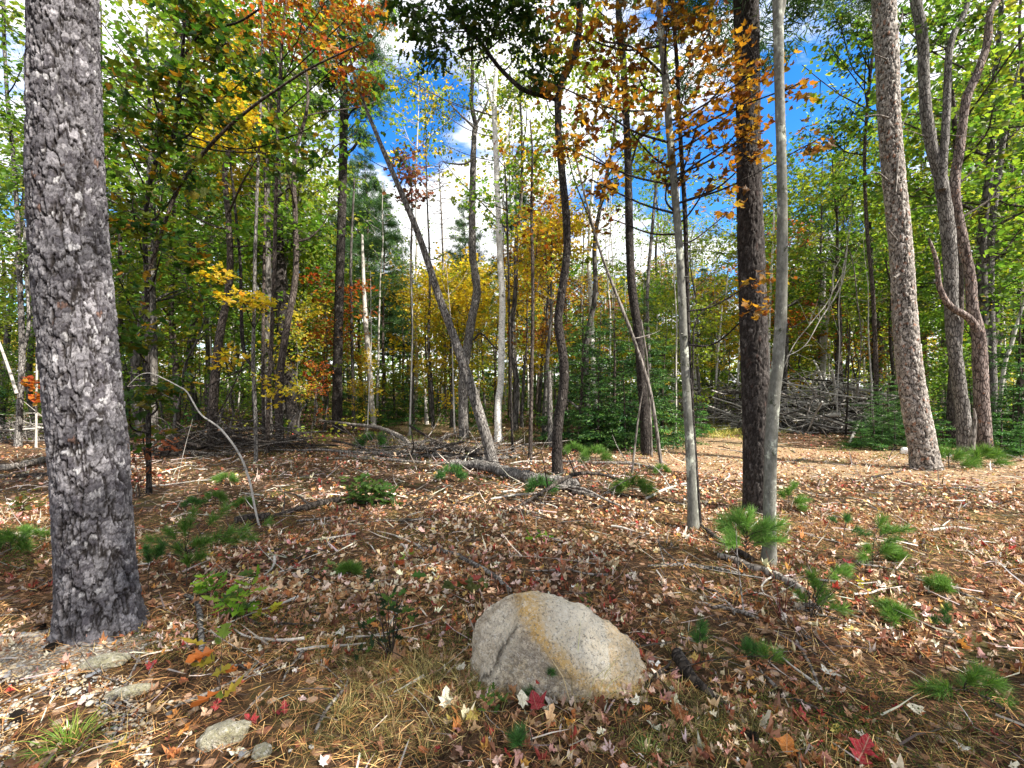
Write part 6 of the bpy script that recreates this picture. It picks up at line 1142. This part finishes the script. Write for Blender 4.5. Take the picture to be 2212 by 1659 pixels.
for k in range(125):                                      # odd sticks on the floor
    v = HZ + 130 + 560 * rw.random() ** 1.6; u = rw.uniform(20, 2200); a = rw.uniform(0, 6.28); q = gp(u, v)
    if abs(q[0] - BC[0]) < .6 and abs(q[1] - BC[1]) < .4 or (q[0] - OA[0]) ** 2 + (q[1] - OA[1]) ** 2 < .2: continue
    L = rw.uniform(.10, .4) * (.7 + q[1] * .28); n = 5; pts = []
    for s in range(n):
        x = q[0] + math.cos(a) * L * (s / 4 - .5); y = max(1.4, q[1] + math.sin(a) * L * (s / 4 - .5)); a += rw.normal(0, .12); pts.append((1106 + x / y * PF, HZ + EYE * PF / y, (2.6 + q[1] ** .8) * PF / y / 400 * rw.uniform(.7, 1.4) * (1 - s * .15) * 1.5))
    mi = int(rw.integers(3)); c = ('whitish', 'grey', 'dark')[mi]; stick('fallen_stick', f'{c} stick lying {where(q[0], q[1])}', 'stick', pts, (M_farpale, M_dead, M_deadk)[mi], .8, 'loose sticks on the forest floor', twigs=int(rw.integers(0, 3)), k=6, pend=True)
# ------------------------------------------------------------------ brush heaps
def heap(n, cu, cY, rx, ry, h, L0, L1, r0, r1, mats, words, gname, hname, seed, mean=(1, 0, 0), top=0):
    r = np.random.default_rng(seed); cx_ = (cu - 1106) / PF * cY
    for k in range(n):
        a = r.uniform(0, 6.28); q = r.random() ** .6; x = cx_ + rx * q * math.cos(a); y = cY + ry * q * math.sin(a); hz = h * max(0, 1 - q ** 2) ** .7; z = gz(x, y) + hz * r.uniform(.1, 1.0) + .05
        d = rand_dirs(r, 1, .28)[0] * [1, .7, 1] + np.array(mean) * r.choice([-1, 1]) * .4; d = nrm(d); L = r.uniform(L0, L1); c = np.array([x, y, z]); pts = [c - d * L / 2]
        for s in range(4): pts.append(pts[-1] + d * L / 4); d = nrm(d + r.normal(0, .16, 3))
        pts = np.array(pts); pts[:, 2] = np.maximum(pts[:, 2], height(pts[:, 0], pts[:, 1]) + .03); rr = r.uniform(r0, r1) * (1.6 if r.random() < .12 else 1); Q = spline(pts, 12); B = Batch(); capped(B, Q, np.linspace(rr, rr * .35, 12), 6, .08, k)
        for s in range(int(r.integers(1, 5))):
            i = int(r.integers(3, 11)); e = Q[i] + nrm(d + r.normal(0, .7, 3)) * L * r.uniform(.15, .4); e[2] = max(e[2], gz(e[0], e[1]) + .02); capped(B, spline([Q[i], (Q[i] + e) / 2 + r.normal(0, .05, 3), e], 5), np.linspace(rr * .45, rr * .15, 5), 4)
        mi = int(r.choice(len(mats), p=None)); o = link('dead_branch', B.mesh('dead_branch', mats[mi], Q[0]), None, Q[0]); rel = ('left end', 'left half', 'right half', 'right end')[int(np.clip((x - cx_) / rx * 2 + 2, 0, 3))]; lv = 'atop' if z - gz(x, y) > .6 * h else 'inside'
        lab = f'{"long" if L > (L0 + L1) / 2 else "short"} {words[mi]} branch {lv} {rel} of {hname}'; tag(o, lab, 'branch', gname); pending.append((o, lab))
    B = Batch()
    for k in range(n * 5):
        a = r.uniform(0, 6.28); q = r.random() ** .55; x = cx_ + rx * 1.05 * q * math.cos(a); y = cY + ry * q * math.sin(a); z = gz(x, y) + h * max(0, 1 - q ** 2) ** .7 * r.uniform(0, 1.12) + .03; d = rand_dirs(r, 1, .5)[0]; L = r.uniform(.4, 1.3); c = np.array([x, y, z])
        V, F = tube_geo(spline([c - d * L / 2, c + r.normal(0, .06, 3), c + d * L / 2], 5), np.linspace(r0 * .7, r0 * .35, 5), 3); V[:, 2] = np.maximum(V[:, 2], gz(x, y)); B.add(V, F)
    tag(link('brushwood', B.mesh('brushwood', mats[0])), f'tangle of thin twigs filling the {hname}', 'brushwood', kind='stuff')
heap(120, 1770, 15.6, 3.0, 1.4, 2.0, 1.4, 4.0, .018, .05, [M_farpale, M_farpale, M_dead, M_farpale, M_deadk], ['bleached', 'bleached', 'grey', 'bleached', 'dark'], 'branches thrown on the right brush pile', 'right brush pile', 5)
heap(70, 1560, 17.0, 2.1, 1.2, 1.7, 1.0, 2.6, .018, .045, [M_dead, M_farpale, M_farpale, M_deadk], ['grey', 'bleached', 'bleached', 'dark'], 'branches thrown on the pale brush pile', 'pale brush pile', 6)
heap(58, 480, 10.2, 2.2, 1.1, .55, 1.0, 2.8, .010, .034, [M_deadk, M_dead, M_deadk], ['blackish', 'grey', 'dark brown'], 'branches in the left brush heap', 'left brush heap', 7)
heap(22, 30, 12.5, 1.6, .8, .5, 1.0, 2.6, .014, .035, [M_dead, M_farpale], ['grey', 'bleached'], 'branches in the far left heap', 'far left heap', 8)
heap(26, 960, 9.6, 2.2, .8, .30, 1.0, 2.4, .012, .03, [M_dead, M_deadk], ['grey', 'dark'], 'branches among the middle logs', 'middle log jam', 9)
stick('fallen_log', 'short pale sawn log at the foot of the right brush pile', 'log', [(1738, 927, 16), (1765, 925, 17), (1795, 924, 17)], M_farpale, .9, k=12)
stick('fallen_log', 'brown rotten log right of the short pale sawn log', 'log', [(1770, 935, 10), (1800, 932, 10), (1830, 934, 8)], M_brown, .6, k=10)
def pole(name, label, pts, mat, k=7, cat='dead branch', group=None, n=0, rr=.3):
    pts = [(p[0], p[1], p[2] * .62, *p[3:]) for p in pts]
    P, R = px_path(pts, 14, False); P, R = resample(P, R, .12); O = P[0].copy(); B = Batch(); capped(B, P, R, k, .06, 3); r = rw
    for _ in range(n):
        i = int(r.integers(3, len(P) - 1)); d = nrm(P[i] - P[i - 1]) + r.normal(0, .6, 3); L = r.uniform(.4, 1.3); pts_ = [P[i]]
        for s in range(3): pts_.append(pts_[-1] + d * L / 3); d = d + r.normal(0, .2, 3) + [0, 0, -.1]
        capped(B, spline(pts_, 7), np.linspace(R[i] * .5, R[i] * .2, 7), 4)
    tag(link(name, B.mesh(name, mat, O), None, O), label, cat, group)
pole('leaning_pole', 'pale dead pole leaning left over the right brush pile', [(1700, 770, 3), (1740, 745, 3.5), (1772, 690, 4.5), (1805, 640, 5), (1822, 600, 5.5), (1828, 553, 6), (1830, 535, 6)], M_farpale, n=9)
pole('leaning_pole', 'pale dead pole hanging straight above the right brush pile', [(1808, 900, 4), (1810, 820, 4), (1814, 740, 4), (1812, 660, 4), (1820, 590, 4), (1829, 540, 5)], M_farpale, n=7)
pole('leaning_pole', 'thin dead pole curving down right of the hanging one', [(1851, 880, 4), (1857, 800, 4), (1860, 720, 4.5), (1852, 650, 5), (1846, 590, 5), (1838, 550, 5), (1828, 536, 5)], M_dead, n=8)
pole('leaning_pole', 'dead pole arching to the far left over the pale brush pile', [(1690, 800, 2.5), (1715, 745, 3), (1750, 700, 3.5), (1795, 640, 4), (1800, 590, 4), (1815, 560, 3)], M_farpale, n=10)
pole('leaning_pole', 'bent dead branch arching above the middle of the right brush pile', [(1742, 900, 6), (1752, 870, 7), (1762, 850, 8), (1748, 835, 6), (1735, 815, 4)], M_dead, n=6)
pole('leaning_pole', 'dark upright stick at the right end of the right brush pile', [(1826, 950, 9), (1830, 880, 8), (1833, 790, 7), (1836, 700, 5)], M_deadk, n=6)
pole('leaning_pole', 'dark bowed branch rising from the left brush heap', [(400, 985, 6, 10), (440, 930, 6, 10), (480, 880, 6, 10), (515, 810, 5, 10), (532, 768, 5, 10)], M_deadk, n=8)
pole('leaning_pole', 'dark arched branch over the left brush heap', [(560, 960, 7, 9.8), (500, 930, 6, 9.8), (440, 850, 5, 9.8), (520, 800, 4, 9.8), (580, 770, 3, 9.8)], M_deadk, n=8)
pole('leaning_pole', 'grey forked branch lying along the front of the left brush heap', [(330, 985, 7, 9.4), (400, 975, 8, 9.4), (450, 980, 8, 9.4), (490, 995, 6, 9.3), (505, 1005, 3, 9.3)], M_dead, n=6)

# ------------------------------------------------------------------ make the shared labels single
def ordinal(i, n): return ('first', 'second', 'third', 'fourth', 'fifth', 'sixth', 'seventh', 'eighth', 'ninth', 'tenth', 'eleventh', 'twelfth')[i] if i < 12 else f'{i + 1}th'
by = {}
for o, lab in pending: by.setdefault(lab, []).append(o)
for lab, os_ in by.items():
    if len(os_) == 1: continue
    os_.sort(key=lambda o: o.matrix_basis.translation.x / max(.1, o.matrix_basis.translation.y))
    for i, o in enumerate(os_): o['label'] = lab + (', leftmost' if i == 0 else (', rightmost' if i == len(os_) - 1 else f', {ordinal(i, 0)} from left'))
